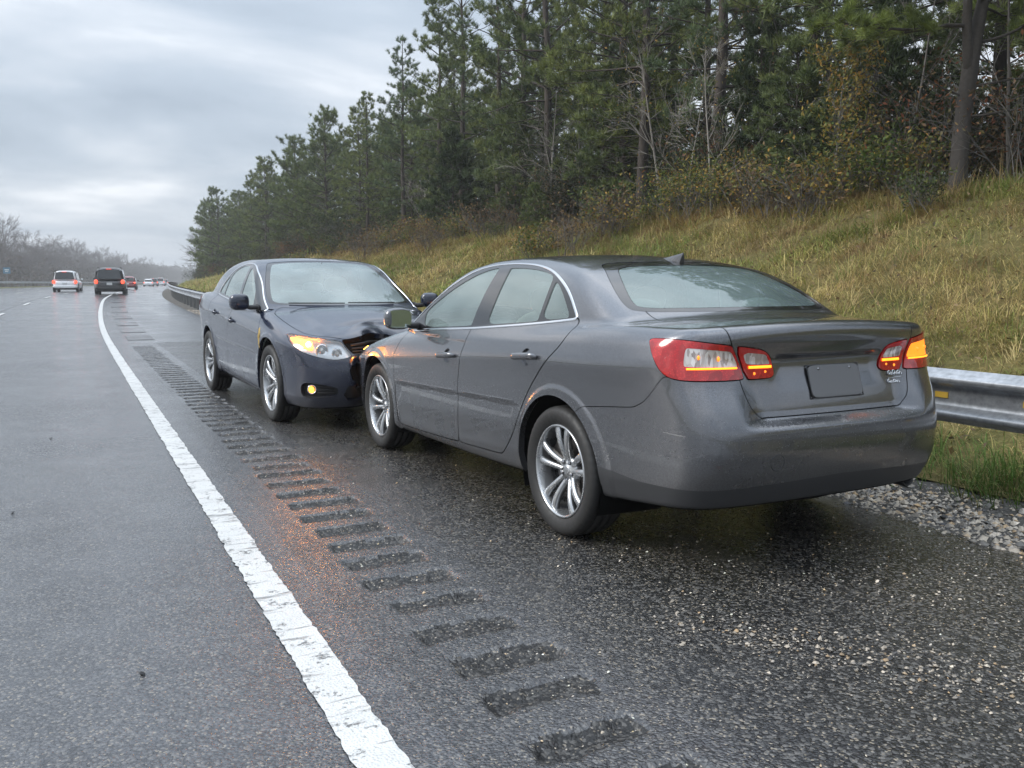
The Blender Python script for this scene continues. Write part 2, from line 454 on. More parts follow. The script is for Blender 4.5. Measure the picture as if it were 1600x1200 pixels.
def take(m, gf, gap=0.0):
    g = gf(m[0], m[1])
    return clip(m, g - gap), clip(m, -g - gap)

def skin_obj(name, m, material, parent, xf, wall=.014, off=0.0, back=False):
    """one panel with its edges turned inwards; xf(V, N) places it"""
    V, N, T = m
    if len(T) == 0: return None
    V = V + N * off
    e = np.concatenate([T[:, [0, 1]], T[:, [1, 2]], T[:, [2, 0]]])
    key = e[:, 0].astype(np.int64) * len(V) + e[:, 1]; rev = e[:, 1].astype(np.int64) * len(V) + e[:, 0]
    bd = e[~np.isin(key, rev)]
    nV = len(V)
    A, B = V[bd[:, 0]], V[bd[:, 1]]
    A2, B2 = A - N[bd[:, 0]] * wall, B - N[bd[:, 1]] * wall
    V1, N1 = xf(V, N)
    W = np.concatenate([A, B, A2, B2]); W1, _ = xf(W, np.tile([0, 0, 1.], (len(W), 1)))
    k = len(bd); i = np.arange(k)
    qa, qb, qc, qd = W1[i], W1[k + i], W1[2 * k + i], W1[3 * k + i]
    fn = np.cross(qb - qa, qc - qa); fn = -fn / np.maximum(np.linalg.norm(fn, axis=1, keepdims=True), 1e-9)
    Q = np.stack([nV + k + i, nV + i, nV + 2 * k + i, nV + 3 * k + i], 1)
    allV = np.concatenate([V1, W1]); allN = np.concatenate([N1, np.tile(fn, (4, 1))])
    loops = np.concatenate([T.ravel(), Q.ravel()])
    starts = np.concatenate([np.arange(len(T)) * 3, len(T) * 3 + np.arange(k) * 4]); tot = np.concatenate([np.full(len(T), 3), np.full(k, 4)])
    me = raw_mesh(name, allV, loops, starts, tot, True, None, None)
    if len(me.vertices) == len(allN) and len(me.loops) == len(loops):
        me.normals_split_custom_set_from_vertices(allN.astype(np.float32).tolist())
    return link(name, me, material, parent)

def surf_side(x, z, sgn):
    """points of the skin's flank above (x, z)"""
    x, z = np.asarray(x, float), np.asarray(z, float)
    O = np.stack([x, np.zeros_like(x), z], 1); D = np.tile([0, 1., 0], (len(x), 1))
    t = raycast(O, D, .2, 1.3, 30); P = O + D * t[:, None]; N = grad_n(P)
    P[:, 1] *= sgn; N[:, 1] *= sgn
    return P, N

def surf_az(a, z, sgn, front):
    """points of the skin at a corner of the car; a runs along the corner, see the lamp outlines"""
    a, z = np.asarray(a, float), np.asarray(z, float); q = math.sqrt(.5)
    if front:   # a = .707 x - .707 |y|, ray along (.707, .707)
        O = np.stack([q * a, -q * a, z], 1); D = np.tile([q, q, 0], (len(a), 1)); t0, t1 = 1.2, 2.9
    else:       # a = .707 x + .707 |y|, ray along (-.707, .707)
        O = np.stack([q * a, q * a, z], 1); D = np.tile([-q, q, 0], (len(a), 1)); t0, t1 = 1.3, 2.9
    t = raycast(O, D, t0, t1, 40); P = O + D * t[:, None]; N = grad_n(P)
    P[:, 1] *= sgn; N[:, 1] *= sgn
    return P, N

def ribbon(mb, P, N, w, h, closed=False):
    """a raised strip of width w along points P of a surface with normals N"""
    P, N = np.asarray(P), np.asarray(N)
    Tn = (np.roll(P, -1, 0) - np.roll(P, 1, 0)) if closed else np.gradient(P, axis=0)
    Bn = np.cross(Tn, N); Bn /= np.maximum(np.linalg.norm(Bn, axis=1, keepdims=True), 1e-9)
    k = len(P)
    prof = [(-.5, -.002), (-.5, h * .6), (-.3, h), (.3, h), (.5, h * .6), (.5, -.002)]
    V = np.stack([P + Bn * (a * w) + N * b for a, b in prof], 1).reshape(-1, 3); m = len(prof)
    kk = k if closed else k - 1
    i = np.arange(kk)[:, None] * m; i2 = (np.arange(kk)[:, None] + 1) % k * m; j = np.arange(m - 1)[None]
    mb.add(V, F4=np.stack([i + j, i + j + 1, i2 + j + 1, i2 + j], -1).reshape(-1, 4))

def dens(p, step=.02, closed=True):
    p = np.asarray(p, float); q = np.roll(p, -1, 0) if closed else p[1:]
    out = []
    for a, b in zip(p, q):
        n = max(1, int(np.linalg.norm(b - a) / step)); out += [a + (b - a) * i / n for i in range(n)]
    if not closed: out.append(p[-1])
    return np.array(out)

# ---------------------------------------------------------------- car materials
def paint(name, c0, metal, rough):
    m = Mt(name)
    p = m.pos()
    sp = m.n('ShaderNodeSeparateXYZ', {0: p})
    dn = m.noise(3.0, 5, .6, p); fine = m.noise(170, 2, .5, p)
    low = m.map(sp.outputs[2], .62, .22, 0, 1)
    dirt = m.math('MULTIPLY', low, m.map(dn, .42, .68, 0, 1))
    spk = m.math('MULTIPLY', m.map(m.noise(95, 2, .5, p), .63, .70, 0, 1), m.map(sp.outputs[2], .75, .25, 0.0, .7))
    dirt = m.math('MAXIMUM', m.math('MULTIPLY', dirt, .20), m.math('MULTIPLY', spk, .5))
    base = m.mix(m.map(fine, .3, .7, 0, 1), tuple(c * .82 for c in c0), tuple(min(1, c * 1.18) for c in c0))
    m.set(Base_Color=m.mix(dirt, base, (.16, .15, .132)))
    m.set(Metallic=m.math('MULTIPLY', m.math('SUBTRACT', 1.0, dirt), metal), Roughness=m.map(dirt, 0, .5, rough, .75))
    m.b.inputs['Coat Weight'].default_value = 1.0
    m.t.links.new(m.map(m.math('ADD', m.math('MULTIPLY', m.map(dn, .3, .8, 0, 1), .05), dirt), 0, .6, .02, .45), m.b.inputs['Coat Roughness'])
    # rain beads
    bead = m.voro(130, p); bead = m.map(bead, .0, .35, 1, 0)
    thin = m.map(m.noise(38, 3, .6, p), .5, .66, 0, 1)
    q = m.n('ShaderNodeBump', {'Strength': .15, 'Distance': .003, 'Height': m.math('MULTIPLY', bead, thin)})
    m.t.links.new(q.outputs[0], m.b.inputs['Normal']); m.t.links.new(q.outputs[0], m.b.inputs['Coat Normal'])
    return m.m

def car_glass(name, tint, pale_mix, pale_col=(.62, .74, .72)):
    m = Mt(name); p = m.pos()
    tr = m.n('ShaderNodeBsdfTransparent', {0: tint + (1,)})
    gl = m.n('ShaderNodeBsdfGlossy', {0: (.95, 1, .98, 1), 'Roughness': .015})
    fo = m.n('ShaderNodeBsdfDiffuse', {0: pale_col + (1,)})  # pale teal diffuse share laid over the clear pane
    fz = m.map(m.noise(2.2, 4, .55, p), .3, .7, pale_mix * .7, pale_mix * 1.25)
    drop = m.math('MULTIPLY', m.map(m.voro(170, p), 0, .3, 1, 0), m.map(m.noise(60, 2, .5, p), .55, .66, 0, .35))
    a = m.n('ShaderNodeMixShader', {0: m.math('ADD', fz, drop)}); m.t.links.new(tr.outputs[0], a.inputs[1]); m.t.links.new(fo.outputs[0], a.inputs[2])
    fr = m.n('ShaderNodeFresnel', {'IOR': 1.55})
    b = m.n('ShaderNodeMixShader', {0: m.math('ADD', m.math('MULTIPLY', fr.outputs[0], 1.0), .02)})
    m.t.links.new(a.outputs[0], b.inputs[1]); m.t.links.new(gl.outputs[0], b.inputs[2]); m.t.links.new(b.outputs[0], m.out.inputs[0])
    return m.m

def lamp_lens(name, col, alpha):
    m = Mt(name); p = m.pos()
    m.set(Base_Color=m.mix(m.noise(40, 2, .5, p), tuple(c * .8 for c in col), col), Roughness=.08, Alpha=alpha)
    m.b.inputs['Coat Weight'].default_value = 1; m.b.inputs['Coat Roughness'].default_value = .02
    wv = m.n('ShaderNodeTexWave', {'Scale': 22.0, 'Distortion': 0.0}, bands_direction='Z'); m.t.links.new(p, wv.inputs[0])
    m.bump(wv.outputs[0], .08, .002)
    return m.m

M_grey = paint('paint_grey', (.148, .151, .162), .85, .25)
M_blue = paint('paint_blue', (.0026, .0078, .028), .05, .26)
M_glass = car_glass('car_glass', (.62, .75, .72), .19, (.68, .84, .83))
M_glassF = car_glass('car_glass_paler', (.62, .75, .74), .27, (.66, .79, .80))
M_glassR = car_glass('car_glass_rear', (.45, .58, .56), .17, (.60, .78, .77))
M_gloss = plain('gloss_black_trim', (.012, .012, .013), .12, coat=.6)
M_black = plain('black_plastic', (.018, .018, .019), .55, bump=.1, scale=300)
M_shade_trim = plain('dark_grey_shade_and_trim', (.042, .043, .046), .42, bump=.1, scale=200)  # shade tone of the lower bumper; also plate frame and tow cover
M_void = plain('dark_liner', (.006, .006, .006), .95, spec=.1)
M_chrome = plain('chrome_trim', (.72, .73, .75), .12, 1.0, var=.05)
M_rubber = Mt('tyre_rubber')
_rn = M_rubber.noise(40, 4); M_rubber.set(Base_Color=M_rubber.mix(_rn, (.012, .012, .012), (.028, .027, .026)), Roughness=M_rubber.map(_rn, .3, .7, .45, .75)); M_rubber.bump(M_rubber.noise(220, 2), .2, .003)
M_rubber = M_rubber.m
M_alloy = plain('alloy_wheel_silver', (.50, .51, .52), .28, .85, coat=.5, var=.10, scale=14)
M_disc = plain('brake_disc_steel', (.14, .13, .125), .4, .9, scale=60, var=.3)
M_nut = plain('wheel_nut_steel', (.30, .30, .31), .25, 1.0)
def redlens():
    m = Mt('red_lamp_lens'); p = m.pos(); mp = m.n('ShaderNodeMapping', {'Scale': (1, 1, .6)}); m.t.links.new(p, mp.inputs[0])
    g = m.n('ShaderNodeSeparateColor', {0: m.voro(34, mp.outputs[0], 'Color')}).outputs[0]; f = m.voro(120, p)
    m.set(Base_Color=m.mix(m.map(f, .1, .5, 0, .5), m.ramp(g, [(0, (.30, .004, .006)), (.5, (.52, .010, .012)), (1, (.66, .022, .020))]), (.22, .003, .004)), Roughness=.18)
    m.b.inputs['Coat Weight'].default_value = 1; m.b.inputs['Coat Roughness'].default_value = .02
    m.bump(g, .2, .003); return m.m
M_red = redlens()
def ribbed():
    m = Mt('clear_lamp_lens'); p = m.pos(); mp = m.n('ShaderNodeMapping', {'Scale': (1, 1, .35)}); m.t.links.new(p, mp.inputs[0])
    v = m.voro(75, mp.outputs[0], 'Color'); g = m.n('ShaderNodeSeparateColor', {0: v}).outputs[0]
    m.set(Base_Color=m.ramp(g, [(0, (.30, .25, .23)), (.5, (.55, .49, .45)), (1, (.80, .77, .74))]), Roughness=.12, Metallic=.35)
    m.b.inputs['Coat Weight'].default_value = 1; m.b.inputs['Coat Roughness'].default_value = .02
    m.bump(g, .4, .004); return m.m
M_clear = ribbed()
M_amberlit = emit('amber_lamp_lit', (1.0, .24, .012), 2.0)
M_ambersig = emit('turn_signal_lit', (1.0, .24, .012), 11.0)
M_amberbulb = emit('amber_bulb_lit', (1.0, .42, .07), 70.0)
M_fogbulb = emit('fog_lamp_lit', (1.0, .36, .05), 2.2)
M_amberdim = emit('amber_glow_in_lens', (1.0, .25, .02), .85)
M_redlit = emit('red_lamp_lit', (1.0, .06, .02), 2.2)
M_hl_house = plain('headlamp_housing', (.52, .52, .53), .22, .7, var=.25, scale=30)
M_cloth = plain('seat_cloth_beige', (.34, .32, .285), .9, var=.12, scale=120)
M_dash = plain('dashboard_plastic', (.05, .05, .052), .7)
M_mirror = plain('mirror_glass', (.45, .52, .50), .03, 1.0, var=.03)
M_plate = plain('plate_grey', (.13, .13, .134), .42, var=.05)
M_hllens = car_glass('headlamp_lens', (.95, .96, .96), .05, (.6, .6, .6))
M_fin = plain('aerial_fin_paint', (.045, .045, .048), .35, coat=.4)
M_gold = plain('yellow_mark', (.42, .28, .06), .45, .3, var=.4, scale=60)

# ---------------------------------------------------------------- wheels
def wheel_meshes(Rw, rim):
    k = rim / .235
    mb = MB(); n = 192
    pr = [(rim - .004, .07), (rim + .001, .092), (rim + .012, .101), (rim + .03, .109), (Rw - .045, .1135), (Rw - .025, .111), (Rw - .012, .103), (Rw - .004, .092), (Rw - .001, .078),
          (Rw, .052), (Rw - .008, .050), (Rw - .008, .043), (Rw, .041), (Rw, .006), (Rw - .008, .004), (Rw - .008, -.004), (Rw, -.006), (Rw, -.041), (Rw - .008, -.043), (Rw - .008, -.05), (Rw, -.052),
          (Rw - .001, -.078), (Rw - .012, -.103), (Rw - .045, -.113), (rim, -.09)]
    mb.lathe(pr, n)
    V = mb.V[0].reshape(len(pr), n, 3)
    for row in (6, 7, 8, 21, 22):
        sel = np.arange(n) % 4 == (row % 2)
        V[row, sel, 0] *= 1 - .011; V[row, sel, 2] *= 1 - .011
    tyre = mb.mesh('tyre')
    mb = MB()
    mb.lathe([(rim + .001, .088), (rim + .001, .096), (rim - .003, .099), (rim - .009, .098), (rim - .013, .090), (rim - .017, .06), (rim - .024, .02), (rim - .024, -.09)], 96)
    mb.lathe([(.001, .052), (.030 * k, .052), (.034 * k, .047), (.062 * k, .046), (.074 * k, .040), (.080 * k, .0), (.06, -.02)], 48)
    for q in range(5):
        th = q * 2 * PI / 5 + PI / 2
        for sd in (-1, 1):
            rs = np.linspace(.048 * k, rim - .008, 9); secs = []
            for i, r in enumerate(rs):
                u = i / 8
                w = (.026 + .020 * (u - .35) ** 2 + .012 * u) * k
                dl = sd * (.016 + .034 * u ** 1.3) * k
                yf = .050 + .040 * math.sin(u * PI * .62) - .006 * u
                dy = .040 - .012 * u
                pts = [(-w / 2, yf - dy), (-w / 2, yf - .010), (-w / 2 + .006, yf - .002), (0, yf + .001), (w / 2 - .006, yf - .002), (w / 2, yf - .010), (w / 2, yf - dy)]
                secs.append([(r, dl + a, b) for a, b in pts])
            S = np.array(secs); m = S.shape[1]
            x = S[..., 0] * math.cos(th) - S[..., 1] * math.sin(th); z = S[..., 0] * math.sin(th) + S[..., 1] * math.cos(th)
            Vv = np.stack([x, S[..., 2], z], -1).reshape(-1, 3)
            i = np.arange(8)[:, None] * m; j = np.arange(m)[None]; j2 = (j + 1) % m
            mb.add(Vv, F4=np.stack([i + j, i + m + j, i + m + j2, i + j2], -1).reshape(-1, 4))
    rimm = mb.mesh('rim')
    mb = MB()
    mb.lathe([(.03, .012), (.15 * k, .012), (.155 * k, .006), (.155 * k, -.012), (.03, -.012)], 64)
    mb.box((.10 * k, .0, .09 * k), (.09, .06, .13), rotm('Y', -.75))
    disc = mb.mesh('brake_disc', smooth=False)
    mb = MB()
    for q in range(5):
        a = q * 2 * PI / 5 + PI / 2 + PI / 5
        mb.lathe([(.0005, .062), (.006, .061), (.0095, .055), (.0095, .04)], 6, c=(.049 * k * math.cos(a), 0, .049 * k * math.sin(a)))
    nuts = mb.mesh('wheel_nut', smooth=False)
    mb = MB(); mb.lathe([(.0005, .0555), (.018, .0555), (.026, .054), (.0285, .050)], 32)
    cap = mb.mesh('centre_cap')
    mb = MB(); mb.lathe([(.03, -.07), (rim - .02, -.075), (rim - .01, -.05)], 48)
    back = mb.mesh('inner_barrel')
    for me, mm in ((tyre, M_rubber), (rimm, M_alloy), (disc, M_disc), (nuts, M_nut), (cap, M_alloy), (back, M_void)): me.materials.append(mm)
    return [tyre, rimm, disc, nuts, cap, back]

# ---------------------------------------------------------------- the two sedans
_SK = car_skin(420, 300, 74, 150)
Q5 = math.sqrt(.5)
DLO_G = [(.86, .938), (.49, .973), (.1, .995), (-.299, 1.017), (-.436, 1.028), (-.944, 1.067), (-1.30, 1.102), (-1.375, 1.112), (-1.352, 1.142), (-1.235, 1.242), (-1.10, 1.312), (-.95, 1.364),
         (-.76, 1.395), (-.56, 1.407), (-.358, 1.409), (-.155, 1.399), (.015, 1.371), (.195, 1.304), (.377, 1.217), (.60, 1.092), (.80, .976)]
GL_G = [[(.505, .990), (.525, 1.06), (.515, 1.105), (.303, 1.206), (.148, 1.276), (-.046, 1.343), (-.187, 1.374), (-.300, 1.386), (-.318, 1.376), (-.305, 1.287), (-.28, 1.168), (-.252, 1.045), (-.244, 1.030), (.06, 1.013)],
        [(-.452, 1.047), (-.468, 1.133), (-.478, 1.272), (-.470, 1.372), (-.455, 1.384), (-.678, 1.378), (-.868, 1.361), (-.99, 1.337), (-1.018, 1.315), (-1.028, 1.218), (-1.026, 1.1), (-1.015, 1.086), (-.7, 1.064)],
        [(-1.055, 1.094), (-1.062, 1.197), (-1.056, 1.290), (-1.066, 1.302), (-1.146, 1.258), (-1.223, 1.199), (-1.292, 1.135), (-1.3, 1.118), (-1.28, 1.112)]]
DLO_B = [(1.0, .936), (.70, .958), (.3, .985), (-.283, 1.030), (-.7, 1.060), (-1.0, 1.082), (-1.035, 1.092), (-1.02, 1.115), (-.90, 1.205), (-.746, 1.290), (-.60, 1.340), (-.469, 1.370), (-.25, 1.395), (-.02, 1.396), (.14, 1.372),
         (.30, 1.312), (.45, 1.240), (.668, 1.118), (.85, 1.015)]
GL_B = [[(.66, .985), (.665, 1.04), (.60, 1.115), (.42, 1.22), (.28, 1.29), (.13, 1.345), (.10, 1.345), (.115, 1.25), (.135, 1.09), (.15, 1.02), (.17, 1.012)],
        [(.045, 1.03), (.035, 1.15), (.02, 1.30), (.0, 1.372), (-.10, 1.376), (-.30, 1.372), (-.46, 1.348), (-.58, 1.310), (-.62, 1.28), (-.66, 1.17), (-.68, 1.09), (-.67, 1.078)],
        [(-.72, 1.085), (-.71, 1.15), (-.675, 1.275), (-.74, 1.262), (-.87, 1.190), (-.975, 1.112), (-.96, 1.102)]]
DOOR_G = [[(.862, .960), (.865, .917), (.925, .83), (.963, .75), (.982, .631), (.962, .50), (.940, .402), (.933, .31), (.925, .262), (.88, .254), (.3, .270), (-.100, .285), (-.1237, .30), (-.129, .43), (-.158, .668), (-.19, .76), (-.23, .854), (-.268, 1.0), (-.275, 1.05)],
          [(-.275, 1.05), (-.268, 1.0), (-.23, .854), (-.19, .76), (-.158, .668), (-.129, .43), (-.1237, .30), (-.15, .286), (-.4, .297), (-.690, .308), (-.728, .322), (-.79, .37), (-.868, .455), (-.945, .558), (-1.046, .690), (-1.12, .765), (-1.201, .835), (-1.30, .912), (-1.385, .985), (-1.418, 1.05), (-1.412, 1.088), (-1.38, 1.12), (-1.2, 1.13)]]
DOOR_B = [[(.99, .97), (.995, .925), (1.04, .84), (1.085, .74), (1.075, .55), (1.02, .40), (1.0, .30), (.99, .262), (.95, .254), (.3, .268), (-.36, .283), (-.405, .30), (-.395, .43), (-.33, .62), (-.22, .80), (-.06, .97), (.0, 1.06)],
          [(.0, 1.06), (-.06, .97), (-.22, .80), (-.33, .62), (-.395, .43), (-.405, .30), (-.43, .286), (-.6, .295), (-.81, .303), (-.85, .32), (-.90, .40), (-.98, .53), (-1.07, .66), (-1.16, .76), (-1.22, .86), (-1.20, .98), (-1.10, 1.06), (-1.0, 1.10)]]
TL_OUT = [(-.856, 1.050), (-.93, 1.053), (-1.022, 1.049), (-1.10, 1.040), (-1.20, 1.026), (-1.206, 1.020), (-1.255, .882), (-1.252, .875), (-1.16, .874), (-1.04, .875), (-.978, .880), (-.935, .893), (-.90, .925), (-.868, .985), (-.852, 1.035)]
TL_IN = [(-1.216, 1.022), (-1.262, 1.018), (-1.31, 1.008), (-1.340, .997), (-1.358, .975), (-1.372, .925), (-1.378, .892), (-1.370, .878), (-1.35, .874), (-1.30, .873), (-1.263, .874)]
TC_OUT = [(-1.015, 1.012), (-1.03, 1.016), (-1.19, 1.001), (-1.202, .995), (-1.226, .938), (-1.222, .931), (-1.02, .934), (-1.008, .942)]
TC_IN = [(-1.245, .995), (-1.335, .983), (-1.343, .976), (-1.358, .94), (-1.352, .936), (-1.264, .940), (-1.258, .945)]
HL = [(.660, .782), (.70, .783), (.855, .768), (1.0, .752), (1.116, .741), (1.19, .730), (1.225, .712), (1.27, .672), (1.325, .622), (1.322, .612), (1.27, .598), (1.217, .588), (1.15, .594), (1.077, .606), (.979, .627), (.869, .660), (.753, .722), (.70, .752)]
HL_AMB = [(.69, .768), (.80, .762), (.95, .742), (.99, .705), (.985, .668), (.884, .692), (.765, .735)]
FOG = [(.885, .352), (.90, .385), (.946, .405), (1.05, .400), (1.215, .365), (1.222, .345), (1.20, .300), (1.18, .294), (1.024, .281), (.91, .287), (.888, .305)]
GRILLE = [(.40, .622), (.44, .66), (.475, .722), (.465, .738), (.30, .734), (0, .732)]
c_lid = curve([(.66, .40), (.715, .452), (.75, .497), (.80, .517), (.88, .535), (1.02, .568), (1.08, .588), (1.15, .592), (1.3, .592)], .012)
c_seam = curve([(-1.40, .60), (-1.539, .664), (-1.60, .698), (-1.787, .720), (-1.966, .738), (-2.03, .768), (-2.087, .824), (-2.14, .892), (-2.5, .892)], .012)
c_fseam = curve([(1.6, .585), (1.8, .605), (1.95, .66), (2.1, .72), (2.2, .76), (2.5, .80)], .03)
WS = [(.72, 1.004), (.755, 1.03), (.705, 1.17), (.63, 1.31), (.572, 1.388), (.52, 1.402), (.3, 1.418), (0, 1.424), (-.3, 1.418), (-.52, 1.402), (-.572, 1.388), (-.63, 1.31), (-.705, 1.17), (-.755, 1.03), (-.72, 1.004), (-.3, .998), (0, .996), (.3, .998)]
RW = [(.590, 1.170), (.612, 1.192), (.565, 1.275), (.50, 1.345), (.45, 1.374), (.3, 1.387), (0, 1.392), (-.3, 1.387), (-.45, 1.374), (-.50, 1.345), (-.565, 1.275), (-.612, 1.192), (-.590, 1.170), (-.3, 1.173), (0, 1.175), (.3, 1.173)]
RWF = [(.636, 1.152), (.664, 1.180), (.616, 1.285), (.53, 1.372), (.47, 1.398), (.3, 1.407), (0, 1.411), (-.3, 1.407), (-.47, 1.398), (-.53, 1.372), (-.616, 1.285), (-.664, 1.180), (-.636, 1.152), (-.3, 1.154), (0, 1.156), (.3, 1.154)]
HOOD = [(.985, .64), (1.00, .70), (1.07, .752), (1.2, .765), (1.5, .762), (1.75, .738), (1.90, .705), (2.04, .60), (2.165, .472), (2.20, .40), (2.225, .25), (2.232, 0)]

def build_car(name, loc, heading, S, body_m, label, cat, DLO, GLS, DOORS, Rw, rim, deform=None, lit_front=True, lit_rear=True, navy_car=False):
    S = np.asarray(S, float)
    root = empty(name, loc, heading); tag(root, label, cat)
    def xf(V, N):
        if deform is not None:
            e = 2e-3
            t1 = np.cross(N, np.where(np.abs(N[:, 2:3]) < .8, [[0, 0, 1.]], [[1., 0, 0]])); t1 /= np.maximum(np.linalg.norm(t1, axis=1, keepdims=True), 1e-9); t2 = np.cross(N, t1)
            V0 = deform(V); N = np.cross(deform(V + t1 * e) - V0, deform(V + t2 * e) - V0); V = V0
            N = N / np.maximum(np.linalg.norm(N, axis=1, keepdims=True), 1e-12)
        N = N / S; N = N / np.maximum(np.linalg.norm(N, axis=1, keepdims=True), 1e-9)
        return V * S, N
    def so(nm, m, mat_, parent=root, **k): return skin_obj(nm, m, mat_, parent, xf, **k)
    def mbo(mb, nm, mat_, parent=root, smooth=True):
        for i, v in enumerate(mb.V): mb.V[i] = xf(v, np.tile([0, 0, 1.], (len(v), 1)))[0]
        return mb.obj(nm, mat_, parent, smooth)
    rest = _SK
    arches = [(1.385, .338, .392 * Rw / .335 if Rw < .34 else .400), (-1.338, .336, .388 * Rw / .335 if Rw < .34 else .396)]
    for ax, az, ra in arches:
        _, rest = take(rest, lambda V, N: np.minimum(ra - np.hypot(V[:, 0] - ax, V[:, 2] - az), np.abs(V[:, 1]) - .5))
    under, rest = take(rest, lambda V, N: np.minimum(-N[:, 2] - .75, .42 - V[:, 2]))
    so('underbody', under, M_void, wall=.002)
    gm = M_glassF if navy_car else M_glass
    # --- glass and doors, both flanks
    for sg in (1, -1):
        side = lambda V, N: sg * V[:, 1] - .35
        dlo, rest = take(rest, lambda V, N: np.minimum(polysd(V[:, 0], V[:, 2], chaikin(DLO, 2)), side(V, N)))
        panes = []
        for gp in GLS:
            pn, dlo = take(dlo, lambda V, N: polysd(V[:, 0], V[:, 2], chaikin(gp, 2)))
            panes.append(pn)
        doors = []
        for di, dp in enumerate(DOORS):
            pn, rest = take(rest, lambda V, N: np.minimum(polysd(V[:, 0], V[:, 2], chaikin(dp, 1)), side(V, N)), .0034)
            doors.append(pn)
        for di, pn in enumerate(doors):
            # recess behind the handle
            hx = ((.112 - .155) / 2 + .005, (-.934 - 1.191) / 2)[di] if DLO is DLO_G else (-.06, -.86)[di]
            hz = (.831, .900)[di] if DLO is DLO_G else (.835, .895)[di]
            cup, pn = take(pn, lambda V, N: (.046 if DLO is DLO_G else .034) - np.sqrt(((V[:, 0] - hx) / 1.15) ** 2 + (V[:, 2] - hz) ** 2))
            d = so('door', pn, body_m, wall=.022)
            so('handle_recess', cup, body_m, d, off=-.012, wall=.002)
            P, Nn = surf_side(np.linspace(hx - .128, hx + .128, 15), hz + np.linspace(.009, -.009, 15), sg)
            hb = MB(); u = np.linspace(-1, 1, 15); lift = .030 * (1 - np.abs(u) ** 6) + .006
            P = P + Nn * lift[:, None]
            A = np.array([0, 0, 1.]); n_ = 10; a = np.linspace(0, 2 * PI, n_, endpoint=False)
            rr = .019 * (1 - np.abs(u) ** 8 * .5)
            Vv = (P[:, None] + (np.cos(a)[None, :, None] * rr[:, None, None] * A) + np.sin(a)[None, :, None] * .010 * Nn[:, None]).reshape(-1, 3)
            i = np.arange(14)[:, None] * n_; j = np.arange(n_)[None]; j2 = (j + 1) % n_
            Vv = np.concatenate([Vv, P[:1], P[-1:]])
            hb.add(Vv, [(15 * n_, (q + 1) % n_, q) for q in range(n_)] + [(15 * n_ + 1, 14 * n_ + q, 14 * n_ + (q + 1) % n_) for q in range(n_)], np.stack([i + j, i + j2, i + n_ + j2, i + n_ + j], -1).reshape(-1, 4))
            mbo(hb, 'door_handle', body_m, d)
            for gi in ((0,), (1, 2))[di]:
                so('window', panes[gi], gm, d, off=-.005, wall=.004)
        so('window_surround', dlo, M_gloss, wall=.012, off=-.001)
        mb = MB(); pl = dens(chaikin(DLO, 2), .018)
        P, Nn = surf_side(pl[:, 0], pl[:, 1], sg); ribbon(mb, P, Nn, .016, .0035, True)
        mbo(mb, 'chrome_window_trim', M_chrome)
        # body-side moulding line
        mb = MB(); xx = np.linspace(.86, -.90, 60); zz = .585 + .034 * (.87 - xx)
        P, Nn = surf_side(xx, zz, sg); k_ = (np.abs(xx - (-.14 if DLO is DLO_G else -.33)) > .02)
        for seg in (xx > (-.14 if DLO is DLO_G else -.33) + .02, xx < (-.14 if DLO is DLO_G else -.33) - .02):
            ribbon(mb, P[seg], Nn[seg], .009, .0018)
        mbo(mb, 'side_moulding', body_m)
        # door mirror
        mx, my, mz = (.63, 1.005, 1.045) if DLO is DLO_G else (.80, 1.02, 1.03)
        mb = MB(); rm = rotm('Z', -.18)
        mb.blob((0, 0, 0), (.125, .190, .150), 3.0, 28, 16, rm)
        V = mb.V[0]; V[:, 0] = np.where(V[:, 0] < -.035, -.035 + (V[:, 0] + .035) * .12, V[:, 0]); V += (mx, my, mz); V[:, 1] *= sg
        if sg < 0: mb.F4[0] = mb.F4[0][:, ::-1]
        mir = mbo(mb, 'door_mirror', body_m)
        mb = MB(); th = np.linspace(0, 2 * PI, 40, endpoint=False); f = lambda t: np.sign(t) * np.abs(t) ** (2 / 3.6)
        ring = np.stack([np.full(40, 0), f(np.cos(th)) * .082, f(np.sin(th)) * .062], 1) @ rm.T + (mx - .047, my, mz); ring[:, 1] *= sg
        mb.add(np.concatenate([ring, ring.mean(0, keepdims=True)]), [((q + 1) % 40, q, 40) if sg > 0 else (q, (q + 1) % 40, 40) for q in range(40)])
        mbo(mb, 'mirror_glass', M_mirror, mir)
        mb = MB(); mb.blob((mx + .01, sg * (my - .135), mz - .05), (.085, .13, .045), 2.6, 16, 10); mb.blob((mx - .02, sg * (my - .178), mz - .055), (.15, .03, .075), 2.4, 16, 10)
        mbo(mb, 'mirror_arm', M_black, mir)
    # --- screens
    for poly, frame, front, mat_ in ((WS, None, True, M_glassF if navy_car else M_glass), (RW, RWF, False, M_glassR)):
        s_ = 1 if front else -1
        if frame is not None:
            fr, rest = take(rest, lambda V, N: np.minimum(polysd(V[:, 1], V[:, 2], chaikin(frame, 2)), np.minimum(s_ * V[:, 0] + .1, s_ * N[:, 0] - .12)), .001)
        else: fr = None; src = rest
        base = fr if fr is not None else rest
        gl, other = take(base, lambda V, N: np.minimum(polysd(V[:, 1], V[:, 2], chaikin(poly, 2)), np.minimum(s_ * V[:, 0] + .1, s_ * N[:, 0] - .12)), .001)
        if fr is not None: so('rear_window_border', other, M_gloss, wall=.006, off=-.001)
        else:
            rest = other
            inner = np.array(poly) * [.94, 1] ; inner[:, 1] = 1.21 + (inner[:, 1] - 1.21) * .93
            gl, bd = take(gl, lambda V, N: polysd(V[:, 1], V[:, 2], chaikin(inner, 2)))
            so('windscreen_border', bd, M_gloss, wall=.006, off=-.002)
        so('windscreen' if front else 'rear_window', gl, mat_, wall=.005, off=-.002)
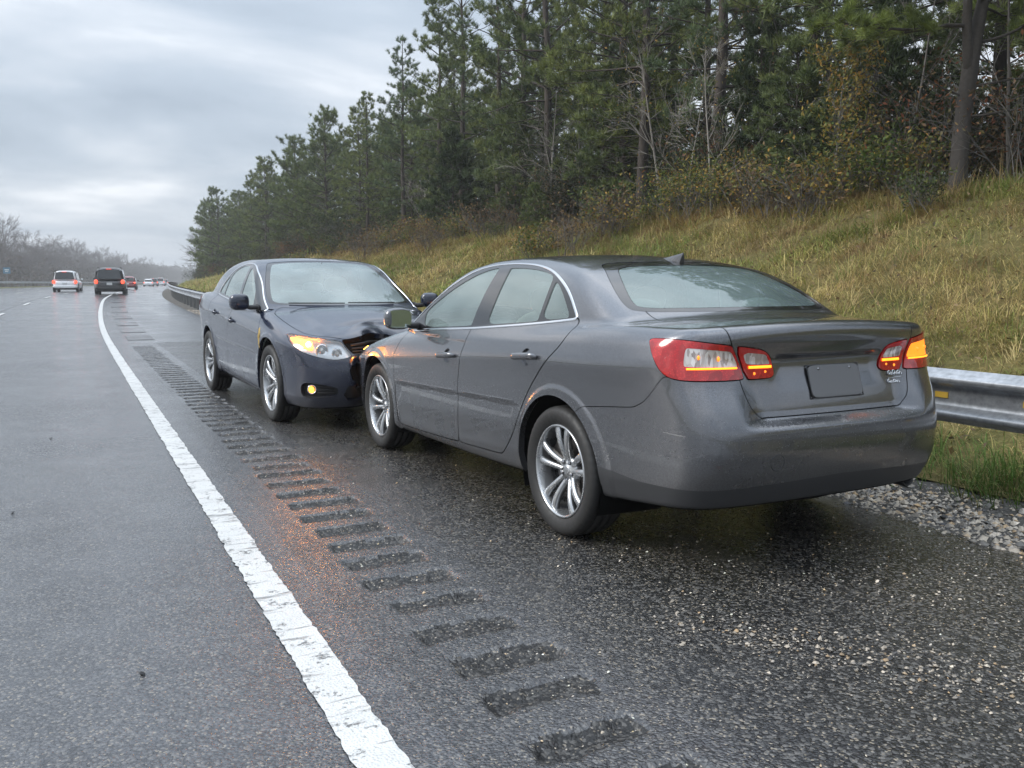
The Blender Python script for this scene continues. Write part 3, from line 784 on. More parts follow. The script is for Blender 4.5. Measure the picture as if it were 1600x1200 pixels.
    # --- lamps
    for sg in (1, -1):
        rear = lambda V, N: np.minimum(-1.9 - V[:, 0], sg * V[:, 1] - .1)
        front = lambda V, N: np.minimum(V[:, 0] - 1.6, sg * V[:, 1] - .1)
        ra = lambda V: Q5 * V[:, 0] + Q5 * np.abs(V[:, 1]); fa = lambda V: Q5 * V[:, 0] - Q5 * np.abs(V[:, 1])
        for outl, clr, inner in ((TL_OUT, TC_OUT, False), (TL_IN, TC_IN, True)):
            pn, rest = take(rest, lambda V, N: np.minimum(polysd(ra(V), V[:, 2], chaikin(outl, 1)), rear(V, N)), .0022)
            cp, pn = take(pn, lambda V, N: polysd(ra(V), V[:, 2], chaikin(clr, 1)))
            t = so('tail_light', pn, M_red, off=.005, wall=.03)
            so('clear_lens', cp, M_amberdim if (lit_rear and sg < 0 and not inner) else M_clear, t, off=.0035, wall=.01)
            mb = MB()
            aa = np.linspace(-1.022, -1.222, 24) if not inner else np.linspace(-1.268, -1.362, 14)
            P, Nn = surf_az(aa, np.full(len(aa), .9265), sg, False); ribbon(mb, P + Nn * .005, Nn, .008 if not inner else .012, .004)
            mbo(mb, 'light_strip', M_amberlit if lit_rear else M_clear, t)
            if lit_rear:
                mb = MB()
                for aq, zq, rq in (((-1.07, .975, .020), (-1.15, .968, .022)) if not inner else ((-1.295, .898, .014), (-1.34, .905, .012))):
                    P, Nn = surf_az([aq], [zq], sg, False); mb.blob(P[0] + Nn[0] * .004, (.012, rq, rq), 2, 12, 8, rotm('Z', .75 * sg))
                mbo(mb, 'lamp_reflector', M_amberdim, t)
        # headlamp
        hl, rest = take(rest, lambda V, N: np.minimum(polysd(fa(V), V[:, 2], chaikin(HL, 2)), front(V, N)), .002)
        h = so('headlight', hl, M_hllens, off=.002, wall=.003)
        am, hs = take(hl, lambda V, N: polysd(fa(V), V[:, 2], chaikin(HL_AMB, 2)))
        so('lamp_housing', hs, M_hl_house, h, off=-.030, wall=-.024)
        so('turn_signal', am, M_ambersig if lit_front else M_clear, h, off=-.014, wall=.02)
        mb = MB(); mb2 = MB()
        for aq, zq, rq in ((1.075, .672, .050), (1.205, .648, .040)):
            P, Nn = surf_az([aq], [zq], sg, True); o0 = P[0] - Nn[0] * .026
            nb = MB(); nb.lathe([(rq * .55, -.02), (rq * .62, .0), (rq * .9, .004), (rq, .010), (rq * 1.06, .004), (rq * 1.1, -.012)], 32, 'x')
            ang = math.atan2(Nn[0][1], Nn[0][0]); mb.add(nb.V[0] @ rotm('Z', ang * .7).T + o0, F4=nb.F4[0])
            mb2.blob(o0, (.05, rq * 1.15, rq * 1.15), 2, 16, 10)
        mbo(mb, 'lamp_bezel', M_chrome, h); mbo(mb2, 'projector_lens', M_clear, h)
        if lit_front:
            mb = MB(); P, Nn = surf_az([.945], [.712], sg, True); mb.blob(P[0] - Nn[0] * .006, (.03, .045, .045), 2, 16, 10); mbo(mb, 'bulb', M_amberbulb, h)
            # the flashing lamp throws its light forwards on the wet road
            ld = bpy.data.lights.new('lamp_glow', 'SPOT'); ld.energy = (8 if sg < 0 else 1.0) if navy_car else .6; ld.color = (1, .32, .045); ld.spot_size = math.radians(120); ld.spot_blend = 1.0; ld.shadow_soft_size = .16
            lo_ = bpy.data.objects.new('lamp_glow', ld); C.objects.link(lo_); lo_.parent = h
            P1, N1 = xf(P + Nn * .045, Nn); lo_.location = P1[0]; lo_.rotation_euler = (Vector(N1[0]) + Vector((0, 0, -.55)) + Vector((.5, -.25 if sg < 0 else .25, 0))).to_track_quat('-Z', 'Y').to_euler()
        fg, rest = take(rest, lambda V, N: np.minimum(polysd(fa(V), V[:, 2], chaikin(FOG, 2)), front(V, N)), .0)
        f_ = so('fog_lamp_pocket', fg, M_black, off=-.03, wall=-.036)
        P, Nn = surf_az([.985], [.343], sg, True); o0 = P[0] - Nn[0] * .024; r1 = rotm('Z', sg * .35)
        mb = MB(); nb = MB(); nb.lathe([(.001, .012), (.012, .010), (.021, .003), (.028, -.010)], 28, 'x'); mb.add(nb.V[0] @ r1.T + o0, F4=nb.F4[0])
        mbo(mb, 'fog_lamp', M_fogbulb if lit_front else M_clear, f_)
        mb = MB(); nb = MB(); nb.lathe([(.026, -.01), (.030, .010), (.035, .014), (.040, .010), (.041, -.01)], 28, 'x'); mb.add(nb.V[0] @ r1.T + o0, F4=nb.F4[0])
        mbo(mb, 'fog_lamp_ring', M_chrome, f_)
        mb = MB()
        for zz in (.315, .345, .372):
            aa = np.linspace(1.04, 1.19, 8); P, Nn = surf_az(aa, np.full(8, zz), sg, True); ribbon(mb, P - Nn * .022, Nn, .008, .008)
        mbo(mb, 'pocket_rib', M_black, f_)
    if navy_car:      # the bumper skin torn open beside the impact
        tear = [(-.455, .500), (-.430, .545), (-.395, .530), (-.375, .565), (-.335, .545), (-.30, .575), (-.24, .53), (-.22, .45), (-.25, .40), (-.225, .345), (-.31, .330), (-.345, .365), (-.395, .345), (-.40, .405), (-.435, .430)]
        tr_, rest = take(rest, lambda V, N: np.minimum(polysd(V[:, 1], V[:, 2], tear), V[:, 0] - 1.9))
        so('torn_opening', tr_, M_void, off=-.05, wall=-.05)
    # --- nose
    GR = chaikin(GRILLE + [(-a, b) for a, b in GRILLE[::-1]], 1)
    gr, rest = take(rest, lambda V, N: np.minimum(polysd(V[:, 1], V[:, 2], GR), np.minimum(V[:, 0] - 1.9, N[:, 0] - .1)))
    g_ = so('grille', gr, M_void, off=-.045, wall=-.045)
    mb = MB()
    for zz in (.640, .664, .688, .712):
        yy = np.linspace(-.40, .40, 30); O = np.stack([np.full(30, 1.6), yy, np.full(30, zz)], 1); t = raycast(O, np.tile([1., 0, 0], (30, 1)), 0, 1.1, 30)
        P = O + np.array([[1., 0, 0]]) * t[:, None]; Nn = grad_n(P); ribbon(mb, P - Nn * .028, Nn, .010, .008)
    mbo(mb, 'grille_bar', M_black if navy_car else M_chrome, g_)
    lo, rest = take(rest, lambda V, N: np.minimum(polysd(V[:, 1], V[:, 2], [(-.50, .30), (-.47, .375), (.47, .375), (.50, .30), (.46, .255), (-.46, .255)]), V[:, 0] - 1.9))
    so('lower_intake', lo, M_black, off=-.03, wall=-.03)
    HD = chaikin(HOOD + [(a, -b) for a, b in HOOD[::-1]], 1)
    hd, rest = take(rest, lambda V, N: np.minimum(np.minimum(polysd(V[:, 0], V[:, 1], HD), N[:, 2] - .12), V[:, 0] - (1.225 - .56 * V[:, 1] ** 2)), .003)
    so('bonnet', hd, body_m, wall=.02)
    fb, rest = take(rest, lambda V, N: np.minimum(c_fseam(V[:, 0]) - V[:, 2], V[:, 0] - 1.72), .0016)
    so('front_bumper', fb, body_m, wall=.03)
    # --- tail
    lid, rest = take(rest, lambda V, N: np.minimum(np.minimum(c_lid(V[:, 2]) - np.abs(V[:, 1]), V[:, 2] - .706), -1.55 - V[:, 0]), .0026)
    L_ = so('boot_lid', lid, body_m, wall=.03)
    rb, rest = take(rest, lambda V, N: np.minimum(np.minimum(c_seam(V[:, 0]) - V[:, 2], -1.5 - V[:, 0]), 9.0), .0020)
    va, rb = take(rb, lambda V, N: .432 - .035 * np.abs(V[:, 1]) - V[:, 2] - .10 * np.clip(-2.0 - V[:, 0], -1, 0))
    so('rear_bumper', rb, body_m, wall=.03); so('shaded_lower_bumper', va, M_shade_trim, wall=.03)  # lower bumper in darker grey: shade of its down-turned face put into the colour
    so('body', rest, body_m, wall=.035)
    # --- wheel wells, wheels
    wm = wheel_meshes(Rw, rim)
    for (ax, az, ra), wx in zip(arches, (AX_F, AX_R)):
        for sg in (1, -1):
            mb = MB(); a = np.linspace(-.42, PI + .42, 40); k = len(a)
            q = [(ra + .006, sg * .872), (ra + .02, sg * .5)]
            V = np.concatenate([np.stack([ax + r * np.cos(a), np.full(k, yy), az + r * np.sin(a)], 1) for r, yy in q] + [np.array([[ax, sg * .5, az]])])
            i = np.arange(k - 1)
            mb.add(V, [(k + t, k + t + 1, 2 * k) for t in i], np.stack([i, i + 1, k + i + 1, k + i], 1)); mbo(mb, 'wheel_well', M_void)
            w = empty('wheel', (wx * S[0], sg * (.792 * S[1]), Rw), 0 if sg > 0 else PI, root)
            w.rotation_euler[1] = {(1, 1): .3, (1, -1): .9, (-1, 1): .02, (-1, -1): .5}[(1 if wx > 0 else -1, sg)]
            for me in wm: link(me.name.split('.')[0], me, None, w)
    # --- cabin
    mb = MB(); mb.box((-.2, 0, .30), (3.0, 1.5, .05)); mb.box((-1.60, 0, .68), (.4, 1.30, .60)); mb.box((1.0, 0, .72), (.4, 1.4, .30)); mbo(mb, 'cabin_floor', M_void, smooth=False)
    mb = MB(); mb.blob((.72, 0, .90), (.62, 1.42, .22), 3.5, 28, 12); mbo(mb, 'dashboard', M_dash)
    mb = MB(); a = np.linspace(0, 2 * PI, 33); st = np.stack([np.zeros(33), .185 * np.cos(a), .185 * np.sin(a)], 1) @ rotm('Y', -.42).T + (.34, .38, .945)
    mb.tube(st, .016, 8, False); mb.blob((.37, .38, .94), (.07, .14, .12), 2.5, 14, 8, rotm('Y', -.42)); mb.tube([(.37, .22, .955), (.37, .54, .955)], .016, 6); mbo(mb, 'steering_wheel', M_dash)
    for yy in (.38, -.38):
        mb = MB(); mb.blob((-.02, yy, .50), (.56, .52, .22), 3, 20, 12); mb.blob((-.28, yy, .80), (.17, .50, .66), 2.8, 20, 14, rotm('Y', -.25)); s = mbo(mb, 'seat', M_cloth)
        mb = MB(); mb.blob((-.40, yy, 1.185), (.10, .27, .17), 2.8, 18, 12, rotm('Y', -.2)); mb.tube([(-.385, yy - .06, 1.0), (-.40, yy - .06, 1.15)], .008, 6); mb.tube([(-.385, yy + .06, 1.0), (-.40, yy + .06, 1.15)], .008, 6); mbo(mb, 'headrest', M_cloth, s)
    mb = MB(); mb.blob((-.95, 0, .52), (.55, 1.38, .26), 3.4, 28, 12); mb.blob((-1.25, 0, .82), (.2, 1.36, .62), 3.4, 28, 14, rotm('Y', -.35)); s = mbo(mb, 'rear_bench', M_cloth)
    for yy in (.42, -.42):
        mb = MB(); mb.blob((-1.40, yy, 1.145), (.11, .27, .13), 2.8, 18, 12, rotm('Y', -.2)); mbo(mb, 'headrest', M_cloth, s)
    mb = MB(); mb.box((-1.58, 0, 1.062), (.36, 1.02, .012)); mbo(mb, 'parcel_shelf', M_dash, smooth=False)
    mb = MB(); mb.blob((.27, 0, 1.335), (.03, .24, .065), 3, 16, 10); mb.tube([(.27, 0, 1.36), (.25, 0, 1.40)], .008, 6); mbo(mb, 'rear_view_mirror', M_dash)
    # wipers
    mb = MB()
    for y0, y1 in ((.52, -.02), (-.06, -.58)):
        yy = np.linspace(y0, y1, 14); zz = np.linspace(1.004, 1.008, 14); O = np.stack([np.full(14, .2), yy, zz], 1); t = raycast(O, np.tile([1., 0, 0], (14, 1)), 0, 1.6, 60)
        P = O + np.array([[1., 0, 0]]) * t[:, None] + np.array([[.004, 0, .012]]); mb.tube(P, .0055, 6)
    mbo(mb, 'wiper', M_black)
    # shark-fin aerial
    mb = MB(); xx = np.linspace(0, 1, 9)
    V = []
    for u in xx:
        x = -1.01 - .20 * u; hgt = .006 + .060 * u ** 1.25; w = .030 * (1 - .55 * abs(u - .45)); zb = float(c_gh(np.array([x]))[0]) - .012
        V += [(x, w, zb), (x - .012 * u, w * .35, zb + hgt * .75), (x - .016 * u, 0, zb + hgt), (x - .012 * u, -w * .35, zb + hgt * .75), (x, -w, zb)]
    F = [(i * 5 + j, i * 5 + 5 + j, i * 5 + 6 + j, i * 5 + 1 + j) for i in range(8) for j in range(4)]
    mb.add(V, [(40, 42, 41), (40, 44, 42), (44, 43, 42)], F); mbo(mb, 'aerial_fin', M_fin, smooth=False)
    return root, L_, xf, mbo
# ================================================================ road alignment (lateral s right of the camera, distance y up the road)
c_off = curve([(-60, 0), (0, 0), (25, 0), (39, .35), (56, 1.0), (63, 1.5), (80, 3.0), (100, 5.0), (130, 8.2), (170, 12.5), (217, 18), (272, 26), (340, 37), (500, 66), (800, 125), (1400, 245)], 5)
c_rise = curve([(-60, 0), (0, 0), (26, 0), (68, .47), (85, .53), (120, .55), (1400, .6)], 7)
def P3(s, y, z=0.0):
    s, y, z = np.broadcast_arrays(np.asarray(s, float), np.asarray(y, float), np.asarray(z, float))
    return np.stack([s + c_off(y), y, z + c_rise(y)], -1)
S_EDGE, S_LANE2, S_LANE3, S_LANE4, S_LEFT = .692, -2.62, -6.1, -9.6, -13.1
S_PAVE = 4.02
def pave_edge(y):       # ragged right edge of the shoulder
    return S_PAVE + .16 * sstep(2.2, 4.5, y) - .20 * sstep(6, 14, y) + .10 * (fbm(y * 1.3, y * 0 + 3.3, 5) - .5)
c_bank = curve([(4.0, -.02), (4.6, -.05), (5.2, -.06), (6.0, .10), (7.0, .42), (8.5, 1.02), (10.5, 1.92), (12.2, 2.62), (13.4, 2.92), (16, 3.15), (30, 3.6), (300, 6)], .5)
c_tree = curve([(-60, 13.2), (0, 13.2), (40, 13.2), (60, 11.6), (80, 9.2), (100, 6.9), (130, 5.9), (220, 5.6), (900, 5.6)], 5)      # foot of the treeline
c_bankh = curve([(-40, 1), (40, 1.0), (60, .80), (80, .50), (95, .30), (120, .22), (900, .22)], 6)
def bank_z(s, y):
    s_ = 5.0 + (s - 5.0) * 8.2 / np.maximum(c_tree(y) - 5.0, .4) * np.where(s > 5, 1, 0) + np.where(s > 5, 0, s - 5.0)
    return c_bank(np.minimum(s_, 200)) * c_bankh(y) + (fbm(s * .55 + 9, y * .45, 3) - .5) * .30 * sstep(5.3, 7.5, s)
def ys_grid(a, b, d0, grow):
    o = [a]
    while o[-1] < b: o.append(o[-1] + d0 + grow * max(0, o[-1] - 4))
    return np.array(o)
def sheet(name, s0, s1, ys, ns, mat_, z=0.0, zf=None, kind='structure'):
    """a strip of the place between laterals s0(y) and s1(y)"""
    ys = np.asarray(ys, float); u = np.linspace(0, 1, ns)
    a = s0(ys) if callable(s0) else np.full(len(ys), s0); b = s1(ys) if callable(s1) else np.full(len(ys), s1)
    Sx = a[:, None] * (1 - u) + b[:, None] * u; Y = np.broadcast_to(ys[:, None], Sx.shape)
    Z = zf(Sx, Y) if zf is not None else np.full(Sx.shape, z)
    V = P3(Sx, Y, Z).reshape(-1, 3)
    i = np.arange(len(ys) - 1)[:, None] * ns; j = np.arange(ns - 1)[None]
    mb = MB(); mb.add(V, F4=np.stack([i + j, i + j + 1, i + ns + j + 1, i + ns + j], -1).reshape(-1, 4))
    return tag(mb.obj(name, mat_), kind=kind)

# ---------------------------------------------------------------- ground materials
def asphalt(name, dark, light, wet_lo, wet_hi, pebble, tint=(1, 1, 1), film=.8, spec=.5, grad=None):
    m = Mt(name); p = m.pos()
    big = m.noise(.55, 5, .6, p); mid = m.noise(3.5, 4, .6, p)
    mp = m.n('ShaderNodeMapping', {'Scale': (1.0, .10, 1)}); m.t.links.new(p, mp.inputs[0])
    tr = m.noise(1.1, 4, .5, mp.outputs[0])
    v1 = m.n('ShaderNodeTexVoronoi', {'Scale': 88.0}); m.t.links.new(p, v1.inputs[0])
    v2 = m.n('ShaderNodeTexVoronoi', {'Scale': 150.0}); m.t.links.new(p, v2.inputs[0])
    agg = m.n('ShaderNodeSeparateColor', {0: v1.outputs['Color']}).outputs[0]
    st = m.map(agg, .62, .98, 0, 1)
    c = m.mix(m.map(mid, .3, .7, 0, 1), tuple(dark[i] * tint[i] for i in range(3)), tuple(light[i] * tint[i] for i in range(3)))
    if grad is not None:      # the shoulder is paler beside the rumble strip
        sx = m.n('ShaderNodeSeparateXYZ', {0: p}).outputs[0]
        gx = m.map(m.math('ADD', sx, m.math('MULTIPLY', m.math('SUBTRACT', m.noise(1.7, 5, .6, p), .5), 1.3)), 1.45, 2.25, 0, 1)
        c = m.mix(gx, m.mix(m.map(mid, .3, .7, 0, 1), grad[0], grad[1]), c)
    crev = m.map(v1.outputs['Distance'], .42, .80, 0, .75)
    c = m.mix(crev, c, tuple(x * .30 for x in dark))
    c = m.mix(m.math('MULTIPLY', st, pebble), c, (.27, .26, .245))
    pal = m.n('ShaderNodeSeparateColor', {0: v2.outputs['Color']}).outputs[1]
    c = m.mix(m.math('MULTIPLY', m.map(pal, .93, .97, 0, 1), min(1, pebble * 1.6)), c, (.36, .31, .24))
    wet = m.math('ADD', m.math('MULTIPLY', big, .6), m.math('MULTIPLY', tr, .4))
    ro = m.map(wet, .36, .64, wet_hi, wet_lo)
    ro = m.math('ADD', ro, m.math('MULTIPLY', st, .10))
    m.set(Base_Color=c, Roughness=ro)
    m.b.inputs['Specular IOR Level'].default_value = spec
    h = m.math('ADD', m.map(v1.outputs['Distance'], 0, .7, 1, 0), m.math('MULTIPLY', m.map(v2.outputs['Distance'], 0, .7, 1, 0), .5))
    h = m.math('ADD', h, m.math('MULTIPLY', m.noise(26, 3, .6, p), .8))
    q = m.bump(h, .55, .0045)
    m.t.links.new(m.map(wet, .40, .66, .85, .40), q.inputs['Strength'])
    # water film: a smoother skin over the stone
    m.t.links.new(m.map(wet, .36, .62, film * .35, film), m.b.inputs['Coat Weight']); m.b.inputs['Coat IOR'].default_value = 1.36
    m.t.links.new(m.map(mid, .3, .7, .06, .20), m.b.inputs['Coat Roughness'])
    q2 = m.n('ShaderNodeBump', {'Strength': .34, 'Distance': .004, 'Height': h}); m.t.links.new(q2.outputs[0], m.b.inputs['Coat Normal'])
    return m.m
M_lane = asphalt('wet_lane_asphalt', (.055, .057, .063), (.098, .102, .111), .07, .25, .32)
M_shoulder = asphalt('wet_shoulder_asphalt', (.013, .013, .013), (.028, .0275, .0265), .12, .38, .42, film=.35, spec=.38, grad=((.036, .037, .040), (.062, .064, .069)))
M_rumble = asphalt('rumble_asphalt', (.036, .037, .040), (.064, .066, .071), .09, .30, .32)
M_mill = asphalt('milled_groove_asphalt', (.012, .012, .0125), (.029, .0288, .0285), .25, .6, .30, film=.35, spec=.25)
M_patch = asphalt('patch_asphalt', (.020, .020, .021), (.035, .035, .036), .16, .42, .3)
def line_mat():
    m = Mt('worn_white_paint'); p = m.pos()
    a = m.noise(9, 6, .7, p); v = m.voro(95, p); sp = m.noise(55, 3, .6, p)
    mp = m.n('ShaderNodeMapping', {'Scale': (1.0, 7.0, 1)}); m.t.links.new(p, mp.inputs[0]); cr = m.noise(2.6, 5, .7, mp.outputs[0], .6)
    worn = m.math('MAXIMUM', m.map(m.math('ADD', m.math('MULTIPLY', a, .6), m.math('MULTIPLY', sp, .4)), .545, .61, 0, 1), m.map(cr, .575, .64, 0, .85))
    c = m.mix(m.noise(4, 4, .6, p), (.47, .475, .465), (.66, .665, .65))
    c = m.mix(m.math('MULTIPLY', worn, .85), c, (.075, .075, .075))
    m.set(Base_Color=c, Roughness=m.map(a, .3, .7, .25, .5))
    h = m.math('ADD', m.map(v, 0, .6, 1, 0), m.math('MULTIPLY', worn, -1.5)); m.bump(h, .5, .004)
    return m.m
M_line = line_mat()
def soil_mat(name, a, b, c, sc=1.5):
    m = Mt(name); p = m.pos(); n1 = m.noise(sc, 6, .65, p); n2 = m.noise(sc * 14, 4, .6, p)
    m.set(Base_Color=m.mix(m.map(n2, .35, .7, 0, .7), m.ramp(n1, [(.3, a), (.5, b), (.7, c)]), tuple(x * .45 for x in a)), Roughness=.95)
    m.b.inputs['Specular IOR Level'].default_value = .15
    m.bump(n2, .9, .05)
    return m.m
M_bank = soil_mat('grassy_soil', (.085, .090, .030), (.17, .14, .055), (.20, .145, .060))
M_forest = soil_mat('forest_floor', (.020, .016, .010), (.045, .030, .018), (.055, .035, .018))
M_verge = soil_mat('gravel_soil', (.10, .095, .088), (.19, .18, .165), (.26, .25, .235), 6)
M_median = soil_mat('median_grass', (.07, .075, .03), (.12, .115, .05), (.16, .14, .065))

# ---------------------------------------------------------------- ground, carriageway, shoulder
mb = MB(); g_ = 1500.0
mb.add([(-g_, -g_, -1.2), (g_, -g_, -1.2), (g_, g_, -1.2), (-g_, g_, -1.2)], F4=[(0, 1, 2, 3)]); tag(mb.obj('ground', M_median), kind='structure')
yn = ys_grid(-14, 900, .35, .012)
sheet('road', -16.6, lambda y: np.full(len(y), .90), yn, 26, M_lane)
RB0, RB1 = 1.02, 1.60
def groove_ys():
    o = []; y = .55
    while y < 19.5: o.append(y + R.uniform(-.012, .012)); y += .300
    return np.array(o)
GY = groove_ys()
yr = np.arange(.2, 20.4, .0165)
def rumble_z(s, y):
    k = np.abs(y[:, :1] - GY[None, :]).min(1)[:, None]
    i = np.abs(y[:, :1] - GY[None, :]).argmin(1)
    l0 = 1.08 + (vnoise(i * 1.7, i * 0 + .5, 11)[:, None] - .5) * .05; l1 = 1.47 + (vnoise(i * 1.3 + 40, i * 0 + .5, 12)[:, None] - .5) * .07
    wob = (fbm(s * 9, y * 9, 13) - .5)
    d = np.clip(1 - ((k + wob * (.022 + .040 * sstep(4.6, 2.6, y))) / .084) ** 2, 0, 1) ** .55 * (1 - .55 * sstep(4.6, 2.8, y) * sstep(.42, .62, fbm(s * 7, y * 7, 17)))
    e = sstep(l0 - .012, l0 + .03, s + wob * .03) * sstep(l1 + .012, l1 - .025, s + wob * .04)
    return -.026 * d * e + (fbm(s * 26, y * 26, 14, 3) - .5) * (.003 + .011 * (d * e > .08)) + .0005
rs_ = sheet('rumble_strip', RB0, RB1, yr, 46, M_rumble, zf=lambda s, y: rumble_z(s, y))
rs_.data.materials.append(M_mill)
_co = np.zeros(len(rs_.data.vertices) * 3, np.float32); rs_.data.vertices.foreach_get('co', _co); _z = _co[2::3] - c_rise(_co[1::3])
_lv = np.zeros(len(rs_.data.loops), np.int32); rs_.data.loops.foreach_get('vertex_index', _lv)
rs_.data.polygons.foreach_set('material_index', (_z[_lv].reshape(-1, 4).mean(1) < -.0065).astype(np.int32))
sheet('shoulder', .90, RB0, ys_grid(-14, 20.4, .12, .01), 3, M_rumble)
ysh = ys_grid(-14, 20.4, .10, .006)
sheet('shoulder', RB1, pave_edge, ysh, 40, M_shoulder, zf=lambda s, y: (fbm(s * 2.2, y * 2.2, 21) - .5) * .010 * sstep(1.62, 1.9, s) - .02 * sstep(3.6, 4.3, s))
for y0, y1, s0, s1 in ((-14, .2, RB0, RB1),): sheet('shoulder', s0, s1, np.linspace(y0, y1, 40), 6, M_rumble)
sheet('shoulder', .90, lambda y: pave_edge(y), ys_grid(20.4, 900, .4, .02), 14, M_lane)
# milled patches further up the shoulder
for y in (21.5, 24.6, 28.2, 32.5, 37.5, 43.5, 50.5, 58.5, 68, 79):
    L = 1.5 + .018 * y
    sheet('asphalt_patch', 1.10, 1.62 + .002 * y, np.linspace(y, y + L, 12), 4, M_patch, zf=lambda s, y: .005 + .00022 * np.clip(y - 12, 0, 400))
# painted lines
def ragged(s, seed, amp=.007):
    return lambda y: s + (fbm(y * 7, y * 0 + seed, seed) - .5) * amp * 2 + (fbm(y * 38, y * 0 + seed, seed + 3, 2) - .5) * amp * 2.2
sheet('edge_line', ragged(S_EDGE - .071, 31), ragged(S_EDGE + .071, 37), ys_grid(-6, 420, .03, .004), 4, M_line, zf=lambda s, y: .0045 + .00022 * np.clip(y - 12, 0, 400))
sheet('edge_line', S_LEFT - .08, S_LEFT + .08, ys_grid(5, 500, .5, .02), 3, M_line, zf=lambda s, y: .0045 + .00035 * np.clip(y - 8, 0, 400))
for s in (S_LANE2, S_LANE3, S_LANE4):
    for y in np.arange(10.5 if s == S_LANE2 else 14, 330, 12.2):
        if s == S_LANE2 and y < 20: continue
        sheet('lane_dash', s - .065, s + .065, np.linspace(y, y + 3.4, 8), 3, M_line, zf=lambda s, y: .0045 + .00035 * np.clip(y - 8, 0, 400))
# sealed joint left of the edge line
M_seal = plain('joint_sealant', (.018, .018, .019), .25)
sheet('sealed_joint', ragged(S_LANE2 - .30, 41, .01), ragged(S_LANE2 - .24, 43, .01), ys_grid(2, 200, .2, .01), 3, M_seal, z=.003)
# ---------------------------------------------------------------- verge, bank, median
yb = ys_grid(-14, 420, .22, .015)
sheet('gravel_verge', pave_edge, 5.15, yb, 22, M_verge, zf=lambda s, y: -.020 - .02 * sstep(4.1, 4.7, s) + (fbm(s * 5, y * 5, 51) - .5) * .05 * sstep(4.15, 4.5, s))
sheet('bank', 5.1, 17.0, yb, 70, M_bank, zf=bank_z)
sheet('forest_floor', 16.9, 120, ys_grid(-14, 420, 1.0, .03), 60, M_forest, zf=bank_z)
sheet('median', -30, -16.5, ys_grid(0, 900, 1.0, .02), 12, M_median, zf=lambda s, y: .10 * sstep(-16.6, -18, s) - .3 * sstep(-20, -24, s) + (fbm(s, y, 61) - .5) * .1)
sheet('field', -400, -29.5, ys_grid(-60, 1100, 8, .02), 40, M_median, zf=lambda s, y: -.3 + .012 * np.clip(-30 - s, 0, 200) + (fbm(s * .1, y * .1, 62) - .5) * .6)
sheet('opposite_land', 119, 500, ys_grid(-14, 1100, 8, .02), 20, M_forest, zf=lambda s, y: c_bank(np.minimum(s, 119)) * c_bankh(y) + (s - 119) * .02)

# ---------------------------------------------------------------- gravel and grit
def stones(name, pos, size, col, m, kind='stuff', flat=.65):
    """many small angular stones, each a jittered octahedron-like pebble"""
    n = len(pos)
    base = np.array([(1, 0, 0), (.3, .95, 0), (-.8, .6, 0), (-.8, -.6, 0), (.3, -.95, 0), (0, 0, 1.), (0, 0, -.8)])
    F = np.array([(0, 1, 5), (1, 2, 5), (2, 3, 5), (3, 4, 5), (4, 0, 5), (1, 0, 6), (2, 1, 6), (3, 2, 6), (4, 3, 6), (0, 4, 6)])
    V = base[None] * (1 + R.uniform(-.32, .32, (n, 7, 3)))
    V[:, 5, :2] += R.uniform(-.35, .35, (n, 2))
    V[..., 2] *= flat; V[..., 1] *= R.uniform(.55, 1, (n, 1))
    a = R.uniform(0, 2 * PI, n); ca, sa = np.cos(a)[:, None], np.sin(a)[:, None]
    X = V[..., 0] * ca - V[..., 1] * sa; Y = V[..., 0] * sa + V[..., 1] * ca
    tl = R.uniform(-.5, .5, (n, 1)); Z = V[..., 2] + X * tl
    W = np.stack([X, Y, Z], -1) * size[:, None, None] + pos[:, None]
    mb = MB(); mb.add(W.reshape(-1, 3), (F[None] + np.arange(n)[:, None, None] * 7).reshape(-1, 3), col=np.repeat(col, 7, 0))
    o = mb.obj(name, m, smooth=False, col=True); tag(o, kind=kind); return o
M_stone = attr_mat('wet_gravel_stone', .38, 0, .5, .3, 40)
def stone_cols(n):
    pal = np.array([(.34, .33, .32), (.22, .22, .225), (.11, .115, .125), (.42, .41, .40), (.30, .25, .19), (.36, .28, .19), (.055, .06, .075), (.27, .27, .28)])
    return pal[R.choice(8, n, p=[.2, .2, .14, .14, .10, .06, .06, .10])] * R.uniform(.75, 1.2, (n, 1)) * np.array([1.32, 1.18, .98])
n = 26000
y = np.concatenate([R.uniform(-1.5, 7.5, 20000), R.uniform(7.5, 40, 6000)]); s = pave_edge(y) + np.abs(R.normal(0, .52, n)) - .06
keep = s < 5.3; s, y = s[keep], y[keep]; n = len(s)
sz = np.clip(R.lognormal(-4.58, .45, n), .005, .034) * np.where(y > 7.5, 1.4, 1)
pos = P3(s, y, -.035 - .015 * sstep(4.1, 4.7, s) + sz * .25 + R.uniform(0, .014, n))
tag(stones('gravel', pos, sz, stone_cols(n), M_stone), 'grey and tan crushed stone along the shoulder edge', 'gravel')
# loose grit washed over the shoulder
n = 9000
y = np.concatenate([R.uniform(.6, 6.5, 6500), R.uniform(6.5, 18, 2500)]); s = 4.1 - np.abs(R.normal(0, 1.05, n))
keep = (s > 1.0); s, y = s[keep], y[keep]
dens_ = fbm(s * 1.1, y * .8, 71); k = R.rand(len(s)) < np.clip((dens_ - .34) * 4.0, .06, 1); s, y = s[k], y[k]; n = len(s)
sz = np.clip(R.lognormal(-5.65, .42, n), .0018, .010)
gc = np.clip(stone_cols(n) * R.uniform(.9, 1.35, (n, 1)), 0, .62)
tag(stones('grit', P3(s, y, sz * .3 + .001 - .02 * sstep(3.6, 4.3, s)), sz, gc, M_stone), 'pale loose grit scattered over the dark wet shoulder', 'grit')
